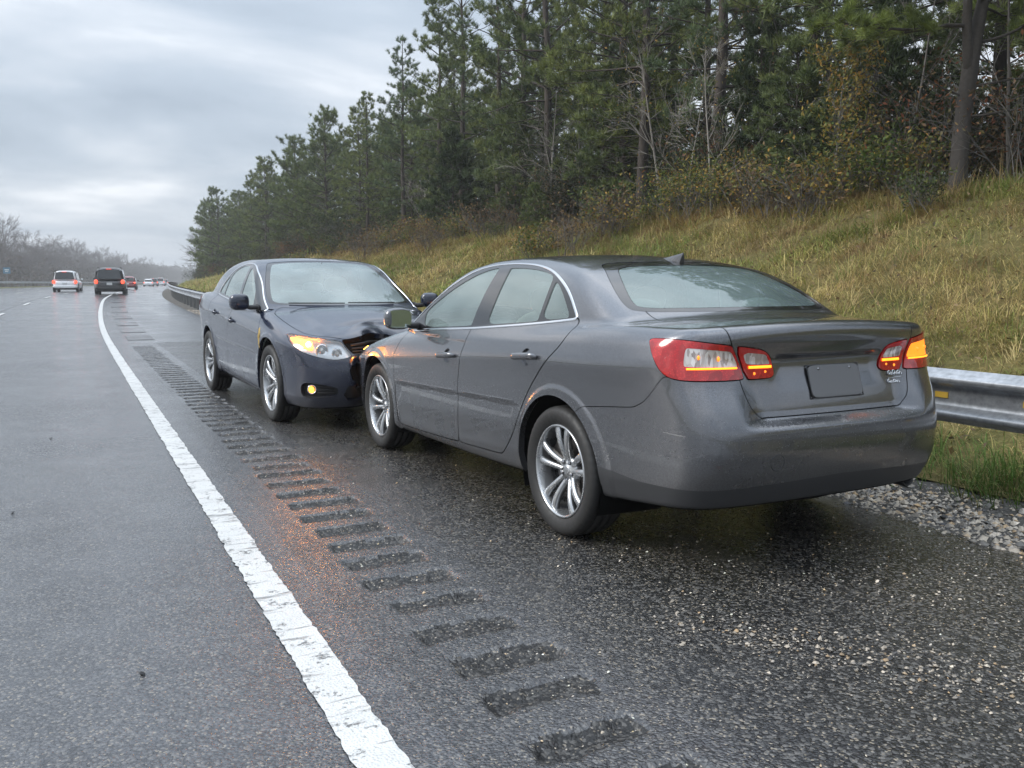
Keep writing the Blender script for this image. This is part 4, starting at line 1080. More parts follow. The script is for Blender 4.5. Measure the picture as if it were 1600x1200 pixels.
# windrow of grit along a tyre track at the bottom right
n = 700; u = R.rand(n) ** .8; s = 1.95 + 1.0 * u + R.normal(0, .07, n) * (1 + u); y = 2.75 - 1.45 * u + R.normal(0, .08, n)
sz = np.clip(R.lognormal(-5.15, .40, n), .003, .014)
tag(stones('grit', P3(s, y, sz * .3), sz, np.clip(stone_cols(n) * .7, 0, .42), M_stone), 'line of coarser tan grit crossing the shoulder at the lower right', 'grit')
# grit caught in the rumble grooves
n = 500; gi = R.randint(0, min(len(GY), 36), n); s = R.uniform(1.08, 1.52, n); y = GY[gi] + R.normal(0, .035, n)
sz = np.clip(R.lognormal(-5.5, .4, n), .002, .010)
tag(stones('grit', P3(s, y, sz * .3 - .008), sz, np.clip(stone_cols(n) * 1.25, 0, .6), M_stone), 'small stones caught in the rumble grooves', 'grit')
# dark crumbs on the lane
for u, y, r, lab in [(.15, 3.05, .016, 'largest black asphalt crumb on the lane, beside the edge line'), (-.55, 4.4, .010, 'small black crumb alone in the middle of the lane'), (-.9, 3.2, .010, 'black crumb on the lane near the bottom left of the photo'), (-.35, 5.6, .012, 'black crumb on the lane farther up, left of the edge line'),
                  (.0, 2.2, .009, 'tiny black crumb on the lane at the very bottom'), (-1.9, 5.0, .011, 'black crumb on the lane close to the left border of the photo'), (-.2, 8.2, .013, 'farthest black crumb on the wet lane')]:
    o = stones('asphalt_crumb', P3(np.array([u]), np.array([y]), np.array([r * .4])), np.array([r]), np.array([[.03, .03, .032]]), M_stone, None)
    if 'kind' in o: del o['kind']
    tag(o, lab, 'asphalt crumb', 'loose crumbs on the lane')

# ================================================================ guardrails
M_galv = Mt('galvanised_steel'); _p = M_galv.pos(); _n1 = M_galv.noise(2.0, 5, .6, _p); _n2 = M_galv.noise(30, 4, .6, _p)
M_galv.set(Base_Color=M_galv.mix(M_galv.map(M_galv.math('ADD', _n1, M_galv.math('MULTIPLY', _n2, .6)), .55, 1.0, 0, 1), (.44, .46, .49), (.17, .185, .20)), Metallic=.55, Roughness=M_galv.map(_n1, .3, .7, .28, .5)); M_galv.bump(_n2, .15, .004); M_galv = M_galv.m
M_post = plain('weathered_steel_post', (.20, .20, .20), .6, .4, var=.3, scale=12)
M_wood = plain('weathered_timber_block', (.075, .062, .05), .85, var=.35, scale=18, bump=.3)
M_refl = plain('yellow_reflector', (.55, .36, .06), .3, var=.1)
W_PROF = [(0, 0), (.010, .004), (.014, .012), (.040, .026), (.078, .040), (.084, .050), (.084, .062), (.076, .074), (.030, .094), (.014, .106), (.012, .130), (.012, .182), (.014, .206), (.030, .218), (.076, .238), (.084, .250), (.084, .262), (.078, .272), (.040, .286), (.014, .300), (.010, .308), (0, .312)]
def guardrail(label, s_line, y0, y1, top, toward, seg, post_step, step, reflect):
    g = empty('guardrail', tuple(P3(s_line(np.array([y0]))[0], y0, 0))); tag(g, label, 'guardrail')
    base = np.array(g.location)
    pr = np.array(W_PROF); k = len(pr)
    y = y0; q = 0
    while y < y1 - .1:
        yy = np.linspace(y, min(y + seg + .16, y1 + .16), max(3, int(seg / step) + 1)); n_ = len(yy)
        sl = s_line(yy); off = .003 * (q % 2)
        dent = (fbm(yy * .9, yy * 0 + 2.2, 83) - .5) * .03
        V = np.stack([P3(sl + dent + toward * (d + off), yy, top - .312 + h + dent * .3) for d, h in pr], 1).reshape(-1, 3) - base
        i = np.arange(n_ - 1)[:, None] * k; j = np.arange(k - 1)[None]
        mb = MB(); mb.add(V, F4=np.stack([i + j, i + j + 1, i + k + j + 1, i + k + j], -1).reshape(-1, 4)); mb.obj('beam', M_galv, g)
        y += seg; q += 1
    pm = None
    for i, y in enumerate(np.arange(y0 + .62, y1, post_step)):
        sl = float(s_line(np.array([y]))[0]); p = P3(sl, y, 0) - base
        if pm is None:
            mb = MB(); mb.box((-toward * .21, 0, top / 2 - .18), (.15, .006, top + .30)); mb.box((-toward * .135, 0, top / 2 - .18), (.007, .10, top + .30)); mb.box((-toward * .285, 0, top / 2 - .18), (.007, .10, top + .30)); pm = mb.mesh('post', False); pm.materials.append(M_post)
            mb = MB(); mb.box((-toward * .065, 0, top - .145), (.125, .15, .36)); bmsh = mb.mesh('block', False); bmsh.materials.append(M_wood)
        o = link('post', pm, None, g); o.location = p
        o = link('block', bmsh, None, g); o.location = p
    bm = None
    for q in range(int((min(y1, 24) - y0) / seg)):          # splice bolts
        yb_ = y0 + seg * (q + 1) + .08
        for dy in (-.10, .10):
            for h, d in ((.030, .046), (.282, .046), (.156, .014)):
                p = P3(float(s_line(np.array([yb_ + dy]))[0]) + toward * (d + .004), yb_ + dy, top - .312 + h) - base
                if bm is None: m_ = MB(); m_.blob((0, 0, 0), (.022, .032, .032), 2.2, 10, 7); bm = m_.mesh('bolt'); bm.materials.append(M_post)
                o = link('bolt', bm, None, g); o.location = p
    for y in reflect:
        sl = float(s_line(np.array([y]))[0]); p = P3(sl + toward * .014, y, top - .152) - base
        mb = MB(); mb.box(p, (.006, .085, .034)); mb.obj('reflector', M_refl, g, smooth=False)
    return g
s_rail = lambda y: 4.56 - .20 * sstep(8, 30, np.asarray(y, float)) + .1 * sstep(40, 80, np.asarray(y, float))
guardrail('grey steel guardrail running between the shoulder and the grassy bank', s_rail, -4.05, 190, .795, -1, 3.81, 1.905, .30, [3.46, 2.92, 2.35, 1.6] + list(np.arange(10, 120, 7.6)))
s_lrail = lambda y: np.full(np.shape(y), -19.0)
guardrail('distant grey guardrail along the median beyond the left lanes', s_lrail, 20, 520, .95, 1, 12.0, 4.0, 3.0, [])
# ================================================================ vegetation
def unit(v): return v / np.maximum(np.linalg.norm(v, axis=-1, keepdims=True), 1e-9)
def needles(mb, P, D, k, ln, w, rs, c0, c1, spread=.9):
    """tufts of needle triangles at P pointing mostly along D"""
    n = len(P)
    d = unit(D[:, None] * .75 + rs.normal(0, 1, (n, k, 3)) * spread * .62 + np.array([0, 0, .12]))
    L = ln * rs.uniform(.6, 1.15, (n, k, 1))
    sd = unit(np.cross(d, rs.normal(0, 1, (n, k, 3)))) * w / 2
    base = P[:, None] + d * .01 + rs.normal(0, .02, (n, k, 3))
    tip = base + d * L
    tip[..., 2] -= .10 * L[..., 0] ** 2
    V = np.stack([base - sd, base + sd, tip], 2).reshape(-1, 3)
    t = rs.uniform(0, 1, (n, 1, 1)) * .75 + rs.uniform(0, 1, (n, k, 1)) * .25
    col = np.repeat((np.array(c0) * (1 - t) + np.array(c1) * t).reshape(-1, 3), 3, 0)
    mb.add(V, np.arange(len(V)).reshape(-1, 3), col=col)

def leaves(mb, P, size, rs, pal, k=1, flat=.0):
    n = len(P)
    a = unit(rs.normal(0, 1, (n, 3))); nn = unit(rs.normal(0, 1, (n, 3)) + np.array([0, 0, flat])); b = unit(np.cross(nn, a)); a = np.cross(b, nn)
    s = size * rs.uniform(.6, 1.25, (n, 1))
    V = np.stack([P - a * s, P - b * s * .45 + nn * s * .12, P + a * s, P + b * s * .45 + nn * s * .12], 1).reshape(-1, 3)
    c = np.array(pal)[rs.randint(0, len(pal), n)] * rs.uniform(.75, 1.25, (n, 1))
    mb.add(V, F4=np.arange(4 * n).reshape(-1, 4), col=np.repeat(c, 4, 0))

def limb(p0, d0, L, rs, n=6, sag=.0, up=.0, wob=.10):
    P = [np.array(p0, float)]; d = unit(np.array(d0, float)); st = L / (n - 1)
    for i in range(n - 1):
        d = unit(d + rs.normal(0, wob, 3) + np.array([0, 0, -sag + (up * (i / (n - 1)) ** 2)]))
        P.append(P[-1] + d * st)
    return np.array(P)

M_needle = attr_mat('pine_needles', .55, .22, .35, .22, .8)
M_leaf = attr_mat('shrub_leaves', .6, .3, .3, .25, 2.0)
M_barkp = plain('pine_bark', (.060, .048, .040), .9, var=.5, scale=9, bump=.8)
M_barkg = plain('grey_bark', (.125, .115, .105), .9, var=.4, scale=12, bump=.5)
M_barkl = plain('pale_bark', (.24, .22, .195), .85, var=.35, scale=14, bump=.3)
M_twig = plain('far_twigs', (.105, .090, .085), .95, var=.3)

def pine(seed, H, cb, Lmax, dens_, k=20, ln=.24, w=.026, r0=None, c0=(.048, .074, .030), c1=(.185, .225, .072), shape=1.0, gap=.12, dead=6):
    """returns (trunk mesh, crown mesh): a trunk with whorls of limbs, needle tufts along the outer part of every limb"""
    rs = np.random.RandomState(seed)
    tb, cr = MB(), MB()
    r0 = r0 or .012 * H + .02
    n = 10; lean = rs.normal(0, .02, 2)
    T = np.stack([np.cumsum(rs.normal(lean[0], .05, n)) * H / 14, np.cumsum(rs.normal(lean[1], .05, n)) * H / 14, np.linspace(-.4, H, n)], 1); T[0, :2] = 0; T[1:, :2] -= T[1, :2] * .7
    rad = r0 * (1 - np.linspace(0, 1, n) ** 1.1 * .92)
    tb.tube(T, rad, 7)
    at = lambda z: np.array([np.interp(z, T[:, 2], T[:, i]) for i in range(3)])
    z = H * cb; PP, DD = [], []
    while z < H * .985:
        u = (z / H - cb) / (1 - cb)
        env = (min(1, .45 + u * 2.2) * (1 - u) ** (.62 * shape) + .06) * Lmax
        m = rs.randint(3, 6); a0 = rs.uniform(0, 2 * PI)
        for q in range(m):
            if rs.rand() < gap: continue
            a = a0 + q * 2 * PI / m + rs.normal(0, .3); L = env * rs.uniform(.55, 1.15)
            if L < .25: L = .25
            el = .05 + .75 * u + rs.normal(0, .12)
            P = limb(at(z), (math.cos(a) * math.cos(el), math.sin(a) * math.cos(el), math.sin(el)), L, rs, 6, .045 * (1 - u), .22, .07)
            tb.tube(P, np.linspace(max(.010, .016 * L), .005, 6), 4, False)
            ns = max(2, int(L * 2.6 * dens_))
            for b in range(ns):
                f = rs.uniform(.28, 1.0) ** .8; i = f * 5; i0 = min(4, int(i)); p = P[i0] + (P[i0 + 1] - P[i0]) * (i - i0); t = unit(P[i0 + 1] - P[i0])
                sd = unit(np.cross(t, [0, 0, 1]) * rs.choice([-1, 1]) + t * rs.uniform(.3, 1.0) + np.array([0, 0, rs.uniform(-.1, .45)]))
                Ls = rs.uniform(.18, .42) * (L - f * L * .6) + .10
                S = limb(p, sd, Ls, rs, 3, 0, .25, .08)
                tb.tube(S, [.007, .005, .004], 3, False)
                kk = max(1, int(Ls * 3.2))
                for g in np.linspace(.45, 1, kk + 1):
                    PP.append(S[0] + (S[2] - S[0]) * g + rs.normal(0, .035, 3)); DD.append(unit(S[2] - S[1] + np.array([0, 0, .25])))
            PP.append(P[-1]); DD.append(unit(P[-1] - P[-2] + np.array([0, 0, .2])))
        z += H * rs.uniform(.022, .040) + .05
    PP.append(T[-1]); DD.append(np.array([0, 0, 1.]))
    for q in range(dead):          # dead stubs below the crown
        zz = H * rs.uniform(.08, max(.1, cb)); a = rs.uniform(0, 2 * PI); P = limb(at(zz), (math.cos(a), math.sin(a), .1), rs.uniform(.4, 1.3), rs, 4, .03, 0, .15); tb.tube(P, np.linspace(.014, .004, 4), 4, False)
    needles(cr, np.array(PP), np.array(DD), k, ln, w, rs, c0, c1)
    me_t = tb.mesh('trunk'); me_t.materials.append(M_barkp)
    me_c = cr.mesh('crown', smooth=False, col=True); me_c.materials.append(M_needle)
    return me_t, me_c, H

def branchy(mb, p, d, L, r, depth, rs, tips, n=5, spread=.55, kids=(2, 4), upw=.15, minr=.004, sides=5):
    P = limb(p, d, L, rs, n, 0, upw, .09); mb.tube(P, np.linspace(r, max(minr, r * .55), n), sides if depth > 1 else 3, False)
    if depth == 0: tips.append((P[-1], unit(P[-1] - P[-2]))); return
    for q in range(rs.randint(*kids) + (1 if depth > 1 else 0)):
        f = rs.uniform(.35, 1.0); i = f * (n - 1); i0 = min(n - 2, int(i)); pp = P[i0] + (P[i0 + 1] - P[i0]) * (i - i0)
        t = unit(P[i0 + 1] - P[i0]); dd = unit(t + unit(rs.normal(0, 1, 3)) * spread * 1.3)
        branchy(mb, pp, dd, L * rs.uniform(.45, .68), max(minr, r * rs.uniform(.4, .6)), depth - 1, rs, tips, max(3, n - 1), spread, kids, upw, minr, sides)

def bare_tree(seed, H, r, depth=4, spread=.5, minr=.006, kids=(3, 5)):
    rs = np.random.RandomState(seed); mb = MB(); tips = []
    n = 8; T = limb((0, 0, -.3), (rs.normal(0, .05), rs.normal(0, .05), 1), H, rs, n, 0, 0, .035); mb.tube(T, np.linspace(r, minr * 1.5, n), 6, False)
    cb = MB()
    for q in range(int(10 + H)):
        f = rs.uniform(.25, .98); i = f * (n - 1); i0 = min(n - 2, int(i)); p = T[i0] + (T[i0 + 1] - T[i0]) * (i - i0)
        a = rs.uniform(0, 2 * PI); branchy(cb, p, (math.cos(a), math.sin(a), rs.uniform(.5, 1.2)), H * (.36 - .24 * f) * rs.uniform(.7, 1.2), max(minr, r * (1 - f) * .5), depth - 2, rs, tips, 5, spread, kids, .15, minr)
    return mb.mesh('trunk'), cb.mesh('branch'), tips

def put(name, meshes, loc, rz, sc, label, cat, group=None):
    o = empty(name, loc, rz); o.scale = (sc, sc, sc) if np.isscalar(sc) else sc
    for nm, me in meshes: link(nm, me, None, o)
    return tag(o, label, cat, group)
def ground_pt(s, y): return P3(s, y, bank_z(np.array([float(s)]), np.array([float(y)]))[0])
YAW, FPX = .4633, 1376.3
def y_of(px, s):       # distance up the road at which lateral s is seen in photograph column px (straight part)
    return s / math.tan(YAW + math.atan((px - 800) / FPX))

PV = {'tall': [pine(11, 12.5, .17, 2.7, 1.45, k=25, gap=.14, c0=(.055, .085, .030), c1=(.22, .255, .075)), pine(12, 13.5, .20, 2.6, 1.35, k=25, gap=.18, c0=(.050, .080, .040), c1=(.17, .225, .10)), pine(13, 11.5, .13, 2.6, 1.6, k=25)],
      'dense': [pine(21, 11.0, .12, 2.7, 1.35, k=24), pine(22, 12.0, .15, 2.8, 1.3, k=24, c0=(.055, .085, .028), c1=(.235, .26, .07))],
      'round': [pine(31, 8.6, .07, 2.7, 1.5, k=24, shape=.72, c1=(.20, .245, .075)), pine(32, 9.2, .09, 2.5, 1.5, k=24, shape=.8, c1=(.23, .26, .075)), pine(33, 7.6, .05, 2.5, 1.6, k=24, shape=.7)],
      'young': [pine(41, 4.2, .04, 1.4, 1.9, k=26, ln=.18), pine(42, 3.2, .03, 1.1, 2.0, k=26, ln=.16, c0=(.022, .040, .015), c1=(.07, .10, .035))]}
rs = np.random.RandomState(5)
front = []
# (lateral beyond the treeline, distance up the road, kind, height)
for y, kind, h in [(3.2, 'dense', 11), (6.2, 'tall', 12.5), (13.2, 'tall', 12), (15.4, 'dense', 12.5), (18.0, 'tall', 13), (20.2, 'dense', 12), (22.6, 'tall', 13.5), (24.6, 'dense', 12), (27.0, 'tall', 12.8), (29.4, 'dense', 11.5),
                   (31.8, 'tall', 12.3), (34.5, 'tall', 11.6), (37.4, 'tall', 10.6), (40.3, 'tall', 9.4), (43.0, 'round', 7.6), (46.0, 'dense', 8.0), (49.5, 'round', 7.8), (53.0, 'round', 8.2), (56.5, 'dense', 8.8), (60.5, 'round', 8.4), (64.5, 'round', 8.8),
                   (69, 'round', 8.8), (74, 'round', 8.6), (79, 'round', 9.0), (85, 'dense', 9.2), (91, 'round', 8.4), (97, 'round', 8.8), (104, 'round', 8.4), (111, 'round', 8.0), (119, 'dense', 8.6), (128, 'round', 8.0), (138, 'round', 7.6)]:
    front.append((rs.uniform(.9, 2.4) + (1.2 if y > 55 else 0), y + rs.uniform(-.6, .6), kind, h))
ords = ['first', 'second', 'third', 'fourth', 'fifth', 'sixth', 'seventh', 'eighth', 'ninth', 'tenth', 'eleventh', 'twelfth', 'thirteenth', 'fourteenth', 'fifteenth', 'sixteenth', 'seventeenth', 'eighteenth', 'nineteenth', 'twentieth'] + ['twenty-' + o for o in ('first', 'second', 'third', 'fourth', 'fifth', 'sixth', 'seventh', 'eighth', 'ninth')] + ['thirtieth', 'thirty-first', 'thirty-second', 'thirty-third']
look = {'tall': 'tall open-crowned pine', 'dense': 'dense dark green pine', 'round': 'bushy round-topped pine'}
for i, (ds, y, kind, h) in enumerate(front):
    t = PV[kind][i % len(PV[kind])]; s = float(c_tree(np.array([y]))[0]) + ds; sc = h / t[2] * rs.uniform(.95, 1.05)
    put('pine_tree', [('trunk', t[0]), ('crown', t[1])], ground_pt(s, y), rs.uniform(0, 6.28), sc, '%s, %s along the front of the treeline counting from the near end' % (look[kind], ords[i]), 'pine tree', 'pines along the front of the treeline')
# the wood behind
back = []
for row, (d0, dy, hh) in enumerate([(3.2, 3.0, 12.2), (5.6, 3.2, 12.8), (8.2, 3.6, 13.2), (11.5, 4.4, 13.8), (15.5, 4.2, 13.5), (20, 4.6, 13.5), (25, 5.0, 13.5)]):
    y = -3 + row * 1.1
    while y < (150 if row < 2 else 75):
        back.append((d0 + rs.uniform(-.7, .7), y + rs.uniform(-.8, .8), hh)); y += dy * rs.uniform(.85, 1.2) * (1 if y < 50 else 1.6)
for i, (ds, y, h) in enumerate(back):
    if ds < 13 and y < 46 and rs.rand() < .38: continue
    if ds > 13: h = h * .56
    far = y > 42
    kind = (('dense', 'tall')[i % 2] if ds < 13 else 'round') if not far else ('round', 'dense')[i % 2]
    t = PV[kind][rs.randint(len(PV[kind]))]; s = float(c_tree(np.array([y]))[0]) + ds + (1.6 if far else 0)
    h = h * rs.uniform(.86, 1.06) * (1 if not far else .70)
    if 30 < y < 46: h *= .80
    put('pine_tree', [('trunk', t[0]), ('crown', t[1])], ground_pt(s, y), rs.uniform(0, 6.28), h / t[2], 'pine standing in the wood behind the front row of the treeline', 'pine tree', 'pines in the wood behind the front row')
for i, (px, s, h, lab) in enumerate([(835, 12.4, 1.5, 'small bright green young pine at the edge of the grass'), (700, 13.6, 4.2, 'young pine under the tall trees where the treeline turns left'), (1230, 14.0, 3.4, 'dark young conifer behind the yellow-leaved sapling'), (1180, 14.6, 4.0, 'young conifer between the bare saplings and the dark thicket'), (960, 14.4, 4.4, 'young pine in the shade at the middle of the treeline'), (1370, 14.4, 3.6, 'young pine left of the forked trunk'), (800, 14.5, 4.5, 'slim young pine in front of the dark wood')]):
    t = PV['young'][i % 2]; y = y_of(px, s)
    put('young_pine', [('trunk', t[0]), ('crown', t[1])], ground_pt(s, y), rs.uniform(0, 6.28), h / t[2], lab, 'young pine')

# ---------------------------------------------------------------- the big forked pine at the right, boughs over the bank
def big_pine():
    rs = np.random.RandomState(77); tb, cr = MB(), MB()
    T = np.array([(0, 0, -.4), (.01, 0, .3), (.03, .02, 1.0), (.07, .02, 1.7), (.12, .0, 2.3), (.20, .02, 3.0), (.34, .05, 3.8), (.50, .08, 5.2), (.60, .1, 7.0), (.55, .1, 9.5)])
    tb.tube(T, [.24, .19, .172, .165, .16, .145, .115, .10, .08, .03], 12)
    F2 = np.array([(.14, .0, 2.25), (.05, -.05, 2.7), (-.02, -.08, 3.3), (-.05, -.1, 4.4), (-.1, -.1, 6.0), (-.1, -.1, 8.0)]); tb.tube(F2, [.12, .10, .09, .08, .06, .03], 10)
    PP, DD = [], []
    spec = [(F2[2], (-1, -.25, .05), 3.2), (F2[3], (-1, -.5, .02), 3.0), (F2[2], (-.9, .5, .12), 2.6), (F2[3], (-.8, -.9, .05), 2.8), (T[6], (.9, -.5, .1), 2.4), (T[6], (-.6, -1, .12), 2.6), (T[7], (1, .2, .1), 2.4), (F2[4], (-1, .1, .1), 2.6),
            (T[5], (.9, -.2, .05), 1.8), (F2[3], (-.9, .15, -.02), 3.3), (T[7], (-.2, -1, .1), 2.3), (F2[4], (-.6, -.8, .15), 2.4), (T[7], (.5, -.8, .2), 2.2), (T[6], (.3, .9, .1), 2.4)] + [(T[7] + (0, 0, z), (math.cos(a), math.sin(a), .3), 2.2) for z, a in zip(np.linspace(.3, 3.8, 18), np.arange(18) * 2.4)]
    for p, d, L in spec:
        P = limb(p, d, L, rs, 8, .02, .10, .09); tb.tube(P, np.linspace(.045, .010, 8), 6, False)
        for b in range(int(L * 6)):
            f = rs.uniform(.30, 1.0); i = f * 7; i0 = min(6, int(i)); q = P[i0] + (P[i0 + 1] - P[i0]) * (i - i0); t = unit(P[i0 + 1] - P[i0])
            sd = unit(np.cross(t, [0, 0, 1]) * rs.choice([-1, 1]) + t * rs.uniform(.3, 1) + np.array([0, 0, rs.uniform(-.25, .5)])); Ls = rs.uniform(.25, .75) * (1.2 - f * .5)
            S = limb(q, sd, Ls, rs, 4, 0, .2, .1); tb.tube(S, [.012, .009, .007, .005], 4, False)
            for g in np.linspace(.4, 1, 3 + int(Ls * 4)):
                PP.append(S[0] + (S[3] - S[0]) * g + rs.normal(0, .04, 3)); DD.append(unit(S[3] - S[2] + np.array([0, 0, .2])))
    for p, d, L in [((.09, 0, 1.9), (-1, -.3, .35), 1.3), ((.06, 0, 1.5), (1, -.3, .25), 1.9), ((.05, 0, 1.35), (1, .5, .1), 1.5), ((.1, 0, 2.1), (1, -.6, .3), 2.0)]:
        P = limb(p, d, L, rs, 6, .03, 0, .14); tb.tube(P, np.linspace(.030, .006, 6), 5, False)
    needles(cr, np.array(PP), np.array(DD), 64, .23, .013, rs, (.055, .085, .026), (.235, .285, .065), .85)
    a = tb.mesh('trunk'); a.materials.append(plain('furrowed_pine_bark', (.062, .054, .048), .92, var=.5, scale=16, bump=1.0)); b = cr.mesh('crown', smooth=False, col=True); b.materials.append(M_needle)
    return a, b
bp_ = big_pine(); _y = y_of(1482, 13.0)
put('pine_tree', [('trunk', bp_[0]), ('crown', bp_[1])], ground_pt(13.0, _y), math.radians(-27), .78, 'large pine with thick forked grey trunk and boughs reaching over the bank', 'pine tree')

# ---------------------------------------------------------------- saplings and shrubs along the wood's edge
def sapling(seed, H, r, bark, pal=None, nleaf=0, lsize=.05, label='', px=0, s=12.5, depth=4, tipmin=.004, lean=0):
    tr, br, tips = bare_tree(seed, H, r, depth, .5, tipmin, (2, 5)); tr.materials.append(bark); br.materials.append(bark)
    parts = [('trunk', tr), ('branch', br)]
    if nleaf:
        rs = np.random.RandomState(seed); mb = MB(); i = rs.randint(0, len(tips), nleaf); P = np.array([tips[q][0] for q in i]) + rs.normal(0, .10, (nleaf, 3)) * (H / 3)
        leaves(mb, P, lsize, rs, pal); me = mb.mesh('foliage', False, True); me.materials.append(M_leaf); parts.append(('foliage', me))
    o = put('sapling', parts, ground_pt(s, y_of(px, s)), seed * .7, 1.0, label, 'sapling'); o.rotation_euler[1] = lean
    return o
YEL = [(.30, .22, .045), (.25, .20, .05), (.16, .16, .04), (.34, .20, .05), (.12, .13, .035)]
GRN = [(.07, .11, .025), (.10, .13, .03), (.055, .085, .02), (.15, .16, .04)]
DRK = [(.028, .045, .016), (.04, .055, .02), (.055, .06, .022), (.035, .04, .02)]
RED = [(.20, .070, .035), (.12, .06, .035), (.26, .11, .045), (.10, .075, .035), (.12, .10, .04)]
BRN = [(.15, .095, .05), (.11, .07, .04), (.19, .13, .06), (.09, .07, .04)]
sapling(3, 3.9, .030, M_barkl, YEL, 260, .030, 'bare pale sapling with fine upswept twigs above the yellowish bush', 1108, 12.9)
sapling(4, 3.3, .026, M_barkl, YEL, 120, .030, 'thin pale sapling leaning left beside the taller bare one', 1062, 13.0, lean=-.06)
sapling(5, 5.5, .045, M_barkl, YEL, 350, .035, 'slender bare sapling with tan leaves in its top behind the bush', 1030, 14.2)
sapling(6, 3.0, .030, M_barkg, YEL, 1700, .045, 'young tree speckled with yellow and orange leaves on the bank', 1292, 12.9)
sapling(7, 4.2, .035, M_barkg, None, 0, .04, 'bare grey sapling between the yellow tree and the forked pine', 1400, 14.0)
sapling(8, 5.0, .04, M_barkl, None, 0, .04, 'thin pale bare trunk slanting in the wood at the left', 640, 14.2, lean=.16)
sapling(9, 4.6, .035, M_barkl, None, 0, .04, 'pale bare sapling in front of dark pines at the middle', 860, 13.9)
sapling(10, 5.2, .04, M_barkg, YEL, 300, .04, 'thin bare tree with a few ochre leaves near the centre of the wood', 905, 14.3)
sapling(12, 6.5, .06, M_barkg, BRN, 500, .04, 'grey bare tree with brown leaves left rising between the pines', 1170, 15.4)
sapling(14, 5.0, .04, M_barkg, RED, 160, .045, 'sapling with rusty leaves right of the forked pine', 1560, 14.4)
def shrub(seed, w, h, pal, n, lsize, label, px=None, s=12.5, y=None, stems=14, group=None, bark=None):
    rs = np.random.RandomState(seed); sb, lb = MB(), MB(); tips = []
    for q in range(stems):
        a = rs.uniform(0, 2 * PI); branchy(sb, (rs.normal(0, w * .12), rs.normal(0, w * .12), -.05), (math.cos(a) * .6, math.sin(a) * .6, 1), h * rs.uniform(.5, .85), .010, 2, rs, tips, 5, .6, (2, 4), .1, .0035, 4)
    T = np.array([t[0] for t in tips]); i = rs.randint(0, len(T), n); P = T[i] + rs.normal(0, .09 * (w + h) / 2, (n, 3)); P = P[P[:, 2] > .02]
    leaves(lb, P, lsize, rs, pal)
    a = sb.mesh('stem'); a.materials.append(bark or M_barkg); b = lb.mesh('foliage', False, True); b.materials.append(M_leaf)
    if px is None and y is None: return a, b
    y = y_of(px, s) if y is None else y
    return put('shrub', [('stem', a), ('foliage', b)], ground_pt(s, y), rs.uniform(0, 6), 1.0, label, 'shrub', group)
shrub(51, 1.6, 1.35, YEL + GRN, 2600, .040, 'wide yellow-green bush at the top of the grass below the bare sapling', 1075, 12.4)
shrub(52, 1.2, .95, GRN + DRK, 1800, .040, 'low green bush between the bare saplings and the yellow tree', 1225, 12.5)
shrub(53, 1.5, 1.9, RED + BRN, 900, .045, 'rust red bush left of the forked pine trunk', 1415, 13.8)
shrub(54, 1.6, 2.0, RED + BRN, 1100, .045, 'rust red bush right of the forked pine trunk', 1570, 13.4)
shrub(55, 1.2, .9, GRN, 1200, .045, 'fresh green shrub at the foot of the forked pine', 1400, 12.9)
shrub(56, 1.4, 1.0, BRN + YEL, 1400, .04, 'brown weedy bush right of the yellowish bush', 1165, 12.5)
shrub(57, 1.3, 1.1, GRN + YEL, 1400, .04, 'yellowing bush under the yellow-leaved tree', 1310, 12.7)
shrub(58, 1.2, .9, RED + BRN, 1200, .05, 'russet bush where the wood meets the grass at the left', 640, 13.2)
shrub(59, 1.4, 1.2, BRN + DRK, 1400, .05, 'dark brown bush by the treeline corner', 600, 13.4)
r_e = np.random.RandomState(44)
EG = [shrub(80 + i, 1.0, h, p, n_, .040, '') for i, (h, p, n_) in enumerate([(.8, BRN + YEL, 700), (.6, GRN + YEL, 800), (1.0, BRN, 600), (.7, DRK + GRN, 800)])]
for i in range(42):          # weedy bushes along the top of the grass
    y = r_e.uniform(7, 48); s = float(c_tree(np.array([y]))[0]) - abs(r_e.normal(0, 1.1)) + .2
    a, b = EG[r_e.randint(4)]
    put('shrub', [('stem', a), ('foliage', b)], ground_pt(s, y), r_e.uniform(0, 6), r_e.uniform(.65, 1.5), 'small weedy bush in the grass below the treeline', 'shrub', 'weedy bushes along the top of the bank')
# undergrowth in the shade: shared bushes
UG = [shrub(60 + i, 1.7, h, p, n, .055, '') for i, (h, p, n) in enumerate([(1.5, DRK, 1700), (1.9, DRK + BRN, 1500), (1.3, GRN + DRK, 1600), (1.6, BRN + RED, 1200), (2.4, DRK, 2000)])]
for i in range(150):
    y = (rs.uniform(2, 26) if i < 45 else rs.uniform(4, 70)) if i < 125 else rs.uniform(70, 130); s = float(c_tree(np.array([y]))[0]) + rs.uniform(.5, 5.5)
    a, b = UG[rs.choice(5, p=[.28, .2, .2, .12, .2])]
    put('shrub', [('stem', a), ('foliage', b)], ground_pt(s, y), rs.uniform(0, 6), rs.uniform(.7, 1.25), 'undergrowth bush in the shade beneath the pines', 'shrub', 'undergrowth beneath the pines')

